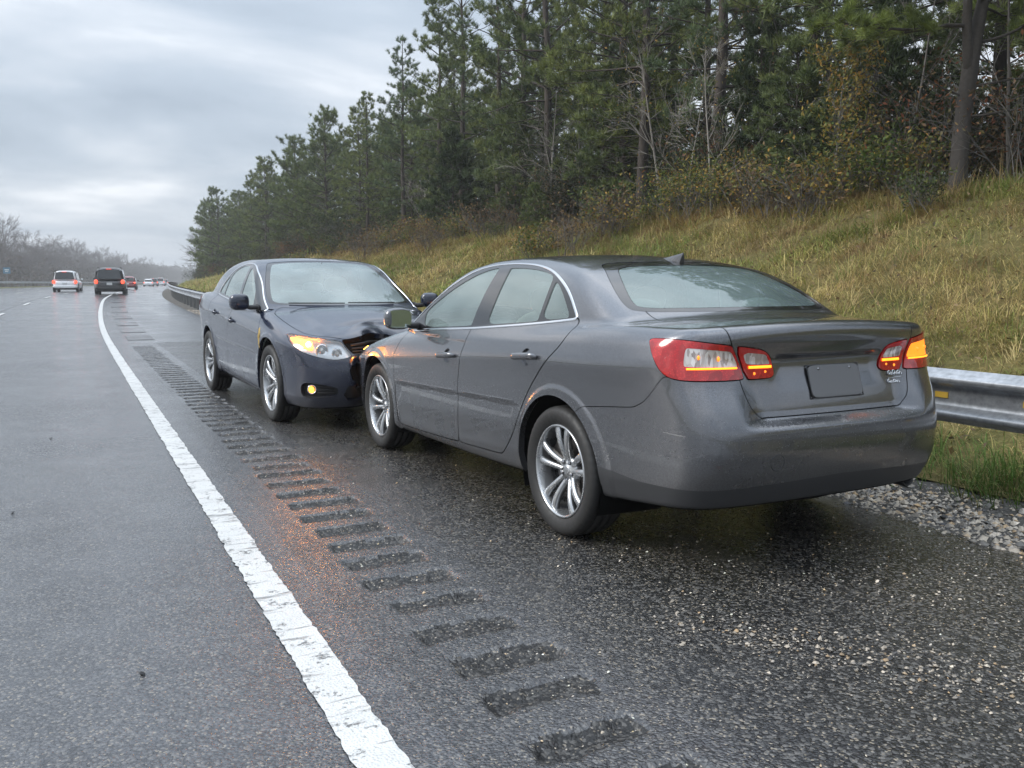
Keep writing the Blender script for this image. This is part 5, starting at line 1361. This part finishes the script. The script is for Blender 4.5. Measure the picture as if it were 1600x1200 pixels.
# ---------------------------------------------------------------- grass on the bank
M_grass = attr_mat('bank_grass_blades', .7, .25, .2, .2, 1.5)
def blades(name, s, y, L, w, lean, cols, label, seed, z0=None, segs=2):
    rs = np.random.RandomState(seed); n = len(s)
    base = P3(s, y, (bank_z(s, y) if z0 is None else z0) - .015)
    a = fbm(s * .9, y * .9, seed + 7) * 14 + rs.normal(0, 1.3, n); d = np.stack([np.cos(a), np.sin(a), np.zeros(n)], 1); d[:, 0] -= .25
    d = unit(d); sd = np.stack([-d[:, 1], d[:, 0], np.zeros(n)], 1) * (w / 2)[:, None]
    up = np.array([0, 0, 1.])
    l1 = (L * .55)[:, None]; l2 = (L * .55)[:, None]
    m_ = base + unit(up + d * lean[:, None] * .95) * l1
    t_ = m_ + unit(up * (.9 - lean[:, None] * .75) + d * lean[:, None] * 1.25) * l2
    V = np.stack([base - sd, base + sd, m_ - sd * .8, m_ + sd * .8, t_], 1).reshape(-1, 3)
    k = np.arange(n)[:, None] * 5
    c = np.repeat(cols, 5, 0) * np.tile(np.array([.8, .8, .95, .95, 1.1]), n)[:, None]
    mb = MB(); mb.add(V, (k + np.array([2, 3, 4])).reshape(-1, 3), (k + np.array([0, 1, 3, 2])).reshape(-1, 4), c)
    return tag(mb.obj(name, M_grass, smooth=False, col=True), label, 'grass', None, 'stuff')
def grass_cols(s, y, rs):
    n = len(s)
    f = fbm(s * .55, y * .55, 91) + rs.normal(0, .10, n); g = fbm(s * 1.9 + 7, y * 1.9, 93)
    straw, olive, green, brown = np.array([.56, .44, .19]), np.array([.37, .335, .10]), np.array([.20, .275, .065]), np.array([.30, .19, .10])
    t = np.clip((f - .30) / .40, 0, 1)[:, None]
    c = green * (1 - t) + olive * t; t2 = np.clip((f + rs.normal(0, .12, n) - .48) / .22, 0, 1)[:, None]; c = c * (1 - t2) + straw * t2
    t3 = np.clip((g - .60) / .15, 0, .8)[:, None]; c = c * (1 - t3) + brown * t3
    rus = (sstep(10.3, 12.4, s + rs.normal(0, .7, n)) * np.clip((fbm(s * .3, y * .22, 95) - .36) / .2, 0, 1))[:, None]; c = c * (1 - rus * .8) + np.array([.30, .165, .065]) * rus * .8
    return c * rs.uniform(.6, 1.3, (n, 1))
def scatter(n, y0, y1, s0, seed, thin=True):
    rs = np.random.RandomState(seed); y = y0 + (y1 - y0) * rs.rand(n) ** 1.0; top = c_tree(y) + 1.2; s = s0 + (top - s0) * rs.rand(n)
    if thin:
        k = rs.rand(n) < np.clip(.10 + 2.6 * (fbm(s * 1.5, y * 1.5, 97) - .28), .06, 1); s, y = s[k], y[k]
    return s, y, rs
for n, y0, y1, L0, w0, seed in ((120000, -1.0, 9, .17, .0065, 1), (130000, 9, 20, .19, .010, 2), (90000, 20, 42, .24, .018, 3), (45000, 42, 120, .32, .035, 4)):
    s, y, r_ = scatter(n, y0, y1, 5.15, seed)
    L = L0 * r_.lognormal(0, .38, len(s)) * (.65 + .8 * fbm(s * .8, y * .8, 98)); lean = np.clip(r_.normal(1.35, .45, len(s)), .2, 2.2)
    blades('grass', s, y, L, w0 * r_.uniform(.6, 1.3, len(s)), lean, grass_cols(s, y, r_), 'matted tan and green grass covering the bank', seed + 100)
# seed stalks and dry weeds standing above the mat
n = 9500; r_ = np.random.RandomState(9); y = r_.uniform(-1, 45, n); s = 5.6 + (c_tree(y) - 5.2) * r_.rand(n) ** .7
k = fbm(s * .5, y * .5, 99) > .47; s, y = s[k], y[k]
blades('dry_weeds', s, y, r_.uniform(.30, .75, len(s)), np.full(len(s), .007), np.clip(r_.normal(.35, .2, len(s)), 0, 1), np.array([.26, .19, .09]) * r_.uniform(.6, 1.3, (len(s), 1)), 'thin dry weed stalks standing above the bank grass', 201)
# taller bunches of pale grass
r_ = np.random.RandomState(19); nb_ = 900; yb_ = r_.uniform(-.5, 40, nb_) ** 1.0; sb_ = 5.6 + (c_tree(yb_) - 5.8) * r_.rand(nb_); kk = 26
y = np.repeat(yb_, kk) + r_.normal(0, .07, nb_ * kk); s = np.repeat(sb_, kk) + r_.normal(0, .07, nb_ * kk)
bc = np.array([(.58, .46, .22), (.40, .36, .13), (.22, .28, .08), (.42, .28, .14)])[r_.choice(4, nb_, p=[.4, .25, .2, .15])] * r_.uniform(.7, 1.2, (nb_, 1))
blades('grass', s, y, np.repeat(r_.uniform(.14, .34, nb_), kk) * r_.uniform(.6, 1.2, nb_ * kk), np.where(y < 14, .007, .014), np.clip(r_.normal(.9, .45, nb_ * kk), .1, 2), np.repeat(bc, kk, 0) * r_.uniform(.75, 1.25, (nb_ * kk, 1)), 'bunches of taller pale grass on the bank', 203)
# greener grass at the foot of the guardrail
n = 26000; r_ = np.random.RandomState(10); y = np.concatenate([r_.uniform(-1, 9, 17000), r_.uniform(9, 60, 9000)]); s = 5.40 + r_.normal(0, .24, n) - .25 * (r_.rand(n) < .15)
k = (s > 4.75) & (r_.rand(n) < np.clip(2.2 * (fbm(s * 2, y * 2, 96) - .22), .05, 1)); s, y = s[k], y[k]; n = len(s)
c = np.where(r_.rand(n, 1) < .7, np.array([[.115, .19, .045]]), np.array([[.24, .22, .085]])) * r_.uniform(.6, 1.3, (n, 1))
blades('verge_grass', s, y, .17 * r_.lognormal(0, .35, n), np.where(y < 9, .007, .016), np.clip(r_.normal(.7, .35, n), .1, 1.5), c, 'green grass growing under the guardrail', 202, z0=np.where(s > 5.1, bank_z(s, y), -.04))
# fallen leaves on the bank
n = 9000; r_ = np.random.RandomState(12); y = r_.uniform(-1, 40, n); s = 5.3 + (c_tree(y) - 4.6) * r_.rand(n); mb = MB(); leaves(mb, P3(s, y, bank_z(s, y) + r_.uniform(.03, .12, n)), .035, r_, BRN + [(.28, .20, .11)], flat=1.5)
tag(mb.obj('fallen_leaves', M_leaf, smooth=False, col=True), 'brown fallen leaves scattered through the bank grass', 'leaves', None, 'stuff')

# ---------------------------------------------------------------- bare woods across the road
M_farbark = plain('far_grey_bark', (.15, .135, .125), .95, var=.35, scale=3)
BT = []
for i, (H, r) in enumerate([(13, .16), (14.5, .18), (12, .15), (15.5, .2), (11, .14)]):
    tr, br, tips = bare_tree(300 + i, H, r, 4, .55, .022, (3, 5))
    r_ = np.random.RandomState(400 + i); mb = MB()
    for p, d in tips:
        for q in range(3):
            e = p + unit(d + r_.normal(0, .5, 3)) * r_.uniform(.4, 1.0); sdv = unit(np.cross(e - p, r_.normal(0, 1, 3))) * .016; mb.add([p - sdv, p + sdv, e], [(0, 1, 2)])
    tw = mb.mesh('twig', False); tw.materials.append(M_twig); tr.materials.append(M_farbark); br.materials.append(M_twig)
    BT.append((tr, br, tw, H))
r_ = np.random.RandomState(21); cnt = 0
for row, (sl, y0, y1, st) in enumerate([(-27, 185, 640, 6.5), (-33, 190, 640, 7.0), (-40, 200, 640, 8.0), (-49, 205, 660, 9)]):
    y = y0
    while y < y1:
        t = BT[r_.randint(5)]; s = sl + r_.uniform(-2, 2); sc = r_.uniform(.66, .92) * (1.0 if y < 260 else 1.08)
        o = put('bare_tree', [('trunk', t[0]), ('branch', t[1]), ('twig', t[2])], P3(s, y, -.6), r_.uniform(0, 6), sc, 'bare grey tree in the hazy wood across the highway', 'bare tree', 'bare trees in the wood across the highway'); cnt += 1
        y += st * r_.uniform(.6, 1.3) * (1 + max(0, y - 260) / 300)
for i, (s, y, lab) in enumerate([(11.5, 150, 'bare tree rising over the far left end of the pines'), (9.5, 172, 'bare tree at the tip of the treeline beside the road bend'), (13, 120, 'bare crown showing above the distant pines')]):
    t = BT[i]; put('bare_tree', [('trunk', t[0]), ('branch', t[1]), ('twig', t[2])], P3(s, y, .3), i, .80, lab, 'bare tree')
# the low mass of brush and trees that closes the view
mb = MB(); r_ = np.random.RandomState(31)
n = 42000; y = r_.uniform(190, 900, n); dist = r_.rand(n)
s = -25 - r_.gamma(1.2, 10, n); hmax = 3.4 + 5.5 * fbm(y * .05, s * .08, 33) + (y > 420) * 3.5
P = P3(s, y, -.4 + hmax * r_.rand(n) ** 1.4); leaves(mb, P, .55, r_, [(.105, .080, .062), (.085, .068, .052), (.125, .095, .075), (.075, .068, .048)])
n = 16000; y = r_.uniform(640, 1000, n); s = r_.uniform(-120, 130, n) ; P = P3(s, y, 15 * r_.rand(n) ** .8 * (.7 + .5 * fbm(s * .03, y * 0, 35))); leaves(mb, P, 1.2, r_, [(.10, .09, .08), (.08, .075, .07)])
tag(mb.obj('far_wood', M_leaf, smooth=False, col=True), 'grey brown brush and far-off wood closing the road at the bend', 'wood', None, 'stuff')
# ================================================================ the two sedans on the shoulder
CAR_G_LOC, CAR_G_H = (3.053, 5.249, 0.0), math.pi / 2 + 0.0242
grey, grey_lid, gxf, gmbo = build_car('sedan', CAR_G_LOC, CAR_G_H, (1, 1, 1), M_grey, 'dusty grey sedan seen from behind with blank plate, resting against the damaged dark blue car', 'car',
    DLO_G, GL_G, DOOR_G, .335, .240)

def crush(V):
    x, y, z = V[:, 0], V[:, 1], V[:, 2]
    xl = 2.40 - .325 * sstep(-.46, .02, y) - .02 * sstep(.2, .8, y)
    k = (xl - 1.55) / (2.40 - 1.55)
    nx = np.where(x > 1.55, 1.55 + (x - 1.55) * k, x)
    # the buckled bonnet lip and the fold behind it
    w = sstep(1.5, 1.95, x) * sstep(.66, .74, z)
    lip = .048 * np.exp(-((y + .16) / .22) ** 2) * sstep(1.9, 2.2, x)
    fold = .030 * np.exp(-((x - 1.98 + .15 * y) / .055) ** 2) * sstep(-.45, -.15, y) - .022 * np.exp(-((x - 1.86 + .1 * y) / .07) ** 2) * sstep(-.5, -.2, y)
    tri = (np.abs(((y * 3.1 + x * 1.3) % 1.0) - .5) - .25) * .012 * sstep(-.30, .05, y) * sstep(1.75, 2.1, x)
    nz = z + w * (lip + fold + tri)
    # bumper skin folded in beside the impact
    fr = sstep(1.9, 2.2, x) * sstep(.80, .70, z)
    cr = .080 * np.exp(-((y + .33 + .25 * (z - .45)) / .05) ** 2) * sstep(.62, .5, z) * sstep(.24, .32, z)
    rip = .026 * np.sin(y * 26 + z * 17) * sstep(-.36, -.2, y)
    nx = nx - fr * (cr + rip)
    return np.stack([nx, y, nz], 1)
_F = np.array([.16, -2.82]); _F /= np.hypot(*_F); _L = np.array([-_F[1], _F[0]])
_Cb = np.array([1.55, 9.76]) + .9 * _L
SB = (1.03, 1.0, 1.075)
blue, blue_lid, bxf, bmbo = build_car('sedan', (_Cb[0], _Cb[1], 0), math.atan2(_F[1], _F[0]), SB, M_blue, 'dark navy blue sedan facing the camera with crumpled bonnet and amber headlight lit', 'car',
    DLO_B, GL_B, DOOR_B, .36, .262, crush, True, True, True)
# ================================================================ traffic up the road
def far_paint(name, c, rough=.3, metal=0): return plain(name, c, rough, metal, coat=.8, var=.06)
M_fw, M_fb, M_fr, M_fs = far_paint('far_white_paint', (.80, .81, .82)), far_paint('far_black_paint', (.020, .021, .024)), far_paint('far_red_paint', (.22, .03, .03)), far_paint('far_silver_paint', (.36, .37, .39), .3, .5)
M_fglass = plain('far_dark_glass', (.018, .022, .026), .06, coat=1)
M_fred = emit('far_tail_lamp', (1.0, .10, .05), 1.0)
M_fpl = plain('white_number_plate', (.6, .6, .6), .5)
M_fwht = emit('far_headlamp', (1.0, .95, .85), 4.0)
def taper(V, z0, z1, ky, kx0, kx1):
    """narrow a rounded box upwards: ky at the flanks, kx0 at the front, kx1 at the back"""
    t = np.clip((V[:, 2] - z0) / (z1 - z0), 0, 1)
    V[:, 1] *= 1 - ky * t; V[:, 0] = np.where(V[:, 0] > 0, V[:, 0] * (1 - kx0 * t), V[:, 0] * (1 - kx1 * t)); return V
def vehicle(name, y, x, paintm, L, W, H, suv, label, cat, lit=True, oncoming=False, group=None):
    z = float(c_rise(np.array([y]))[0]); dy = 2.0
    hd = math.atan2(2 * dy, float(c_off(np.array([y + dy]))[0] - c_off(np.array([y - dy]))[0])) + (PI if oncoming else 0)
    g = empty(name, (x, y, z), hd); tag(g, label, cat, group)
    belt = H * (.56 if suv else .62); gz = .22
    mb = MB(); mb.blob((0, 0, (gz + belt) / 2), (L, W, belt - gz), 5.5, 44, 20)
    V = mb.V[0]; V[:, 2] -= np.where(V[:, 0] > L * .22, (V[:, 0] - L * .22) * .10 * (V[:, 2] > belt * .8), 0)
    mb.obj('body', paintm, g)
    gl = L * (.66 if suv else .56); gx = -L * (.155 if suv else .07)
    mb = MB(); mb.blob((0, 0, 0), (gl, W * .93, H - belt + .16), 5.0, 44, 18); taper(mb.V[0], -.1, (H - belt) / 2 + .08, .24, .34, .12 if suv else .40); mb.V[0] += (gx, 0, belt + (H - belt) / 2 - .06); mb.obj('roof', paintm, g)
    # glass: screens and side windows proud of the cabin
    xr = gx - gl / 2; zg0, zg1 = belt + .05, H - .13
    k = .10 if suv else .34
    def pane(P): m = MB(); P = np.array(P); n = unit(np.cross(P[1] - P[0], P[2] - P[0])); m.add(np.concatenate([P, P - n * .03]), F4=[(0, 1, 2, 3), (7, 6, 5, 4), (0, 4, 5, 1), (1, 5, 6, 2), (2, 6, 7, 3), (3, 7, 4, 0)]); return m.obj('window', M_fglass, g, smooth=False)
    rx0, rx1 = xr - .012 + .0, xr + (zg1 - zg0) * k * .75
    pane([(rx0, W * .38, zg0), (rx0, -W * .38, zg0), (rx1, -W * .33, zg1), (rx1, W * .33, zg1)])
    fx0, fx1 = gx + gl / 2 + .01, gx + gl / 2 * .70
    pane([(fx0, -W * .38, zg0), (fx0, W * .38, zg0), (fx1, W * .33, zg1), (fx1, -W * .33, zg1)])
    for sg in (1, -1):
        y0, y1 = sg * W * .468, sg * W * .415
        for xa, xb in ((gx - gl * .40, gx - gl * .10), (gx - gl * .07, gx + gl * .27)):
            q = [(xa, y0, zg0), (xb, y0, zg0), (xb - .10, y1, zg1), (xa + .08, y1, zg1)]
            pane(q if sg < 0 else q[::-1])
        m = MB(); m.blob((-L / 2 + .10, sg * W * .425, belt - .16), (.20, W * .12, .30 if suv else .18), 3, 16, 10); m.obj('tail_light', M_fred if lit else M_red, g)
        m = MB(); m.blob((L / 2 - .12, sg * W * .40, belt - .28), (.22, W * .16, .16), 3, 16, 10); m.obj('headlight', M_fwht if oncoming else M_clear, g)
        m = MB(); m.blob((gx + gl * .36, sg * (W / 2 + .10), belt + .08), (.12, .20, .15), 3, 12, 8); m.obj('door_mirror', paintm if suv else M_black, g)
    m = MB(); m.blob((-L / 2 + .06, 0, gz + .22), (.22, W * .94, .24), 4, 28, 10); m.obj('bumper', M_black if paintm in (M_fb,) else paintm, g)
    m = MB(); m.box((-L / 2 - .012, 0, belt - .30 if suv else gz + .42), (.015, .36, .17)); m.obj('number_plate', M_fpl, g, smooth=False)
    m = MB(); m.box((0, 0, gz + .03), (L * .9, W * .86, .12)); m.obj('underbody', M_void, g, smooth=False)
    if suv:
        m = MB(); m.blob((xr + .14, 0, H - .07), (.26, W * .62, .04), 3, 20, 8); m.obj('spoiler', paintm, g)
        m = MB(); m.box((xr + .005, 0, H - .098), (.03, .34, .03)); m.obj('brake_light', M_fred, g, smooth=False)
        for sg in (1, -1): m = MB(); m.tube([(gx - gl * .34, sg * W * .36, H - .01), (gx - gl * .30, sg * W * .36, H + .035), (gx + gl * .14, sg * W * .36, H + .035), (gx + gl * .2, sg * W * .36, H - .02)], .02, 6); m.obj('roof_rail', M_black, g)
    for wx in (L * .29, -L * .30):
        for sg in (1, -1):
            r = .37 if suv else .32; w = empty('wheel', (wx, sg * (W / 2 - .11), r), 0, g)
            m = MB(); m.lathe([(r * .6, .11), (r * .93, .115), (r, .08), (r, -.08), (r * .93, -.115), (r * .6, -.11)], 28); m.obj('tyre', M_rubber, w)
            m = MB(); m.lathe([(.001, .06 * sg), (r * .3, .07 * sg), (r * .5, .06 * sg), (r * .62, .105 * sg)], 20); m.obj('rim', M_alloy, w)
    return g
def at_px(px, y): return y * math.tan(YAW + math.atan((px - 800) / FPX))
vehicle('suv', 71, at_px(178, 71), M_fb, 5.1, 2.02, 1.88, True, 'black suv with red tail lights driving away in the right lane', 'suv')
vehicle('suv', 86, at_px(110.5, 86), M_fw, 4.8, 1.98, 1.78, True, 'white suv with tail lights on driving away in the middle lane', 'suv')
vehicle('far_car', 112, at_px(204.5, 112), M_fr, 4.6, 1.84, 1.48, False, 'red car half hidden behind the black suv', 'car')
vehicle('far_car', 195, at_px(236, 195), M_fw, 4.7, 1.86, 1.5, False, 'leftmost of the distant cars at the road bend, pale and low', 'car', group='distant cars at the road bend')
vehicle('far_car', 210, at_px(244, 210), M_fs, 4.8, 1.95, 1.75, True, 'grey distant car between two pale ones at the road bend', 'car', group='distant cars at the road bend')
vehicle('far_car', 235, at_px(255, 235), M_fw, 5.2, 2.0, 1.95, True, 'white distant van with red lights nearest the tip of the pines', 'van', group='distant cars at the road bend')
vehicle('far_car', 270, at_px(262, 270), M_fs, 4.8, 1.9, 1.7, True, 'farthest grey car just visible beside the pines at the bend', 'car', group='distant cars at the road bend')
# small blue sign by the far guardrail
yS = 168; xS = at_px(17, yS); zS = float(c_rise(np.array([yS]))[0])
g = empty('road_sign', (xS, yS, zS)); tag(g, 'small blue road sign on a post behind the far guardrail', 'road sign')
M_sblue = plain('blue_sign_face', (.05, .17, .27), .5); M_swhite = plain('white_sign_print', (.7, .72, .72), .5)
mb = MB(); mb.box((0, 0, 1.55), (.10, .08, 3.4)); mb.obj('post', M_post, g, smooth=False)
mb = MB(); mb.box((0, -.07, 2.75), (1.05, .03, 1.0)); mb.obj('panel', M_sblue, g, smooth=False)
mb = MB(); mb.box((0, -.09, 2.86), (.62, .01, .16)); mb.box((0, -.09, 2.58), (.46, .01, .12)); mb.obj('lettering', M_swhite, g, smooth=False)

# ================================================================ small things on the near cars
# blank plate, emblem, tow cover, exhaust on the grey car
def rear_pts(y, z):
    y, z = np.asarray(y, float), np.asarray(z, float); O = np.stack([np.full_like(y, -1.7), y, z], 1); t = raycast(O, np.tile([-1., 0, 0], (len(y), 1)), .2, 1.2, 60)
    P = O + np.array([[-1., 0, 0]]) * t[:, None]; return P, grad_n(P)
Pp, Np = rear_pts([-.03, -.03, -.03], [.845, .775, .915])
tilt = math.atan2(Pp[2][0] - Pp[1][0], Pp[2][2] - Pp[1][2]); nb = np.array([-math.cos(tilt), 0, math.sin(tilt)])
px_ = np.array([min(Pp[0][0], (Pp[1][0] + Pp[2][0]) / 2), -.03, .845]) + nb * .007
mb = MB(); mb.blob((0, 0, 0), (.010, .325, .150), 9, 60, 24, None); mb.V[0] = mb.V[0] @ rotm('Y', tilt).T + px_; pl_ = mb.obj('plate', M_plate, grey)
mb = MB()
for dy, dz in ((.10, .058), (-.10, .058)): mb.blob(np.array([-.006, dy, dz]), (.006, .014, .014), 2, 12, 8)
mb.V = [v @ rotm('Y', tilt).T + px_ for v in mb.V]; mb.obj('plate_screw', M_nut, pl_)
mb = MB(); ring = [(.076, .163), (.076, -.163), (-.076, -.163), (-.076, .163)]
for (a, b), (c, d) in zip(ring, ring[1:] + ring[:1]): mb.tube(np.array([(0, b, a), (0, d, c)]), .003, 6)
mb.V = [v @ rotm('Y', tilt).T + px_ - nb * .001 for v in mb.V]; mb.obj('plate_frame', M_shade_trim, pl_)
# chrome script: a flowing line of small letters over a bar and a second line
mb = MB()
def script(y0, y1, zc, h, seq):
    n = len(seq) * 10; u = np.linspace(0, 1, n); yy = y0 + (y1 - y0) * u; amp = np.array([seq[min(len(seq) - 1, int(t * len(seq)))] for t in u])
    zz = zc + h * amp * np.abs(np.sin(u * PI * len(seq))) ; yy = yy + .006 * np.sin(u * 2 * PI * len(seq)) * np.sign(y1 - y0) * -1
    P, N = rear_pts(yy, zz); mb.tube(P + N * .004, .0022, 5)
script(-.402, -.492, .850, .018, [1.3, .6, .7, 1.4, .6, .7, 1.2, .7])
P, N = rear_pts(np.linspace(-.400, -.495, 16), np.linspace(.836, .842, 16)); mb.tube(P + N * .003, .0018, 5)
script(-.395, -.470, .812, .014, [1.4, .7, .8, .8, 1.2, .7, .8])
mb.obj('emblem', M_chrome, grey_lid)
for yc in (.405,):
    P, N = rear_pts([yc], [.520]); a = np.linspace(0, 2 * PI, 40, endpoint=False); Pr, Nr = rear_pts(yc + .036 * np.cos(a), .520 + .036 * np.sin(a)); mb = MB(); ribbon(mb, Pr, Nr, .004, .0012, True); mb.obj('tow_eye_cover', M_shade_trim, grey)
mb = MB(); nb_ = MB(); nb_.lathe([(.026, .12), (.030, -.05), (.036, -.055), (.040, -.05), (.040, .12)], 28, 'x'); mb.add(nb_.V[0] + (-2.225, -.60, .318), F4=nb_.F4[0]); mb.obj('exhaust_tip', M_black, grey)
# scrape marks on the rear bumper corner
mb = MB()
rs_ = np.random.RandomState(3)
for a0, z0, L, am in ((-.93, .645, .10, .004),):
    aa = np.linspace(a0, a0 - L, 12); zz = z0 + rs_.normal(0, am, 12).cumsum() * .35; P, N = surf_az(aa, zz, 1, False); ribbon(mb, P, N, .0028, .0006)
mb.obj('body_mark', plain('scraped_bare_primer', (.25, .245, .235), .7, var=.3, scale=90), grey)
# yellow mark on the blue car's front door edge
mb = MB(); zz = np.linspace(.66, .80, 14); xx = 1.10 + np.sin(zz * 60) * .012; P, N = surf_side(xx, zz, -1); ribbon(mb, P, N, .034, .003)
xx = 1.13 + np.sin(zz * 90) * .010; P, N = surf_side(xx, zz - .03, -1); ribbon(mb, P, N, .016, .003)
bmbo(mb, 'body_mark', M_gold, blue)
# crumpled grille support showing in the gap under the blue bonnet
mb = MB(); y_ = np.linspace(-.42, .1, 18); mb.tube(np.stack([2.10 + .02 * np.sin(y_ * 30), y_, .72 + .012 * np.sin(y_ * 23)], 1), .014, 6); mb.tube(np.stack([2.12 + .02 * np.sin(y_ * 21), y_, .69 + .01 * np.sin(y_ * 31)], 1), .010, 6)
bmbo(mb, 'radiator_support', plain('bent_support_steel', (.20, .20, .21), .4, .6, var=.4), blue)
# ================================================================ damp air
m = bpy.data.materials.new('damp_air'); m.use_nodes = True; t = m.node_tree; t.nodes.clear()
o_ = t.nodes.new('ShaderNodeOutputMaterial'); v_ = t.nodes.new('ShaderNodeVolumePrincipled')
v_.inputs['Color'].default_value = (.955, .97, .99, 1); v_.inputs['Density'].default_value = .0010; v_.inputs['Anisotropy'].default_value = .3
t.links.new(v_.outputs[0], o_.inputs['Volume'])
mb = MB(); mb.box((0, 0, 14.0), (3100, 3100, 33.0)); hz = mb.obj('haze', m, smooth=False); tag(hz, 'thin damp haze over the highway', 'haze', None, 'stuff')
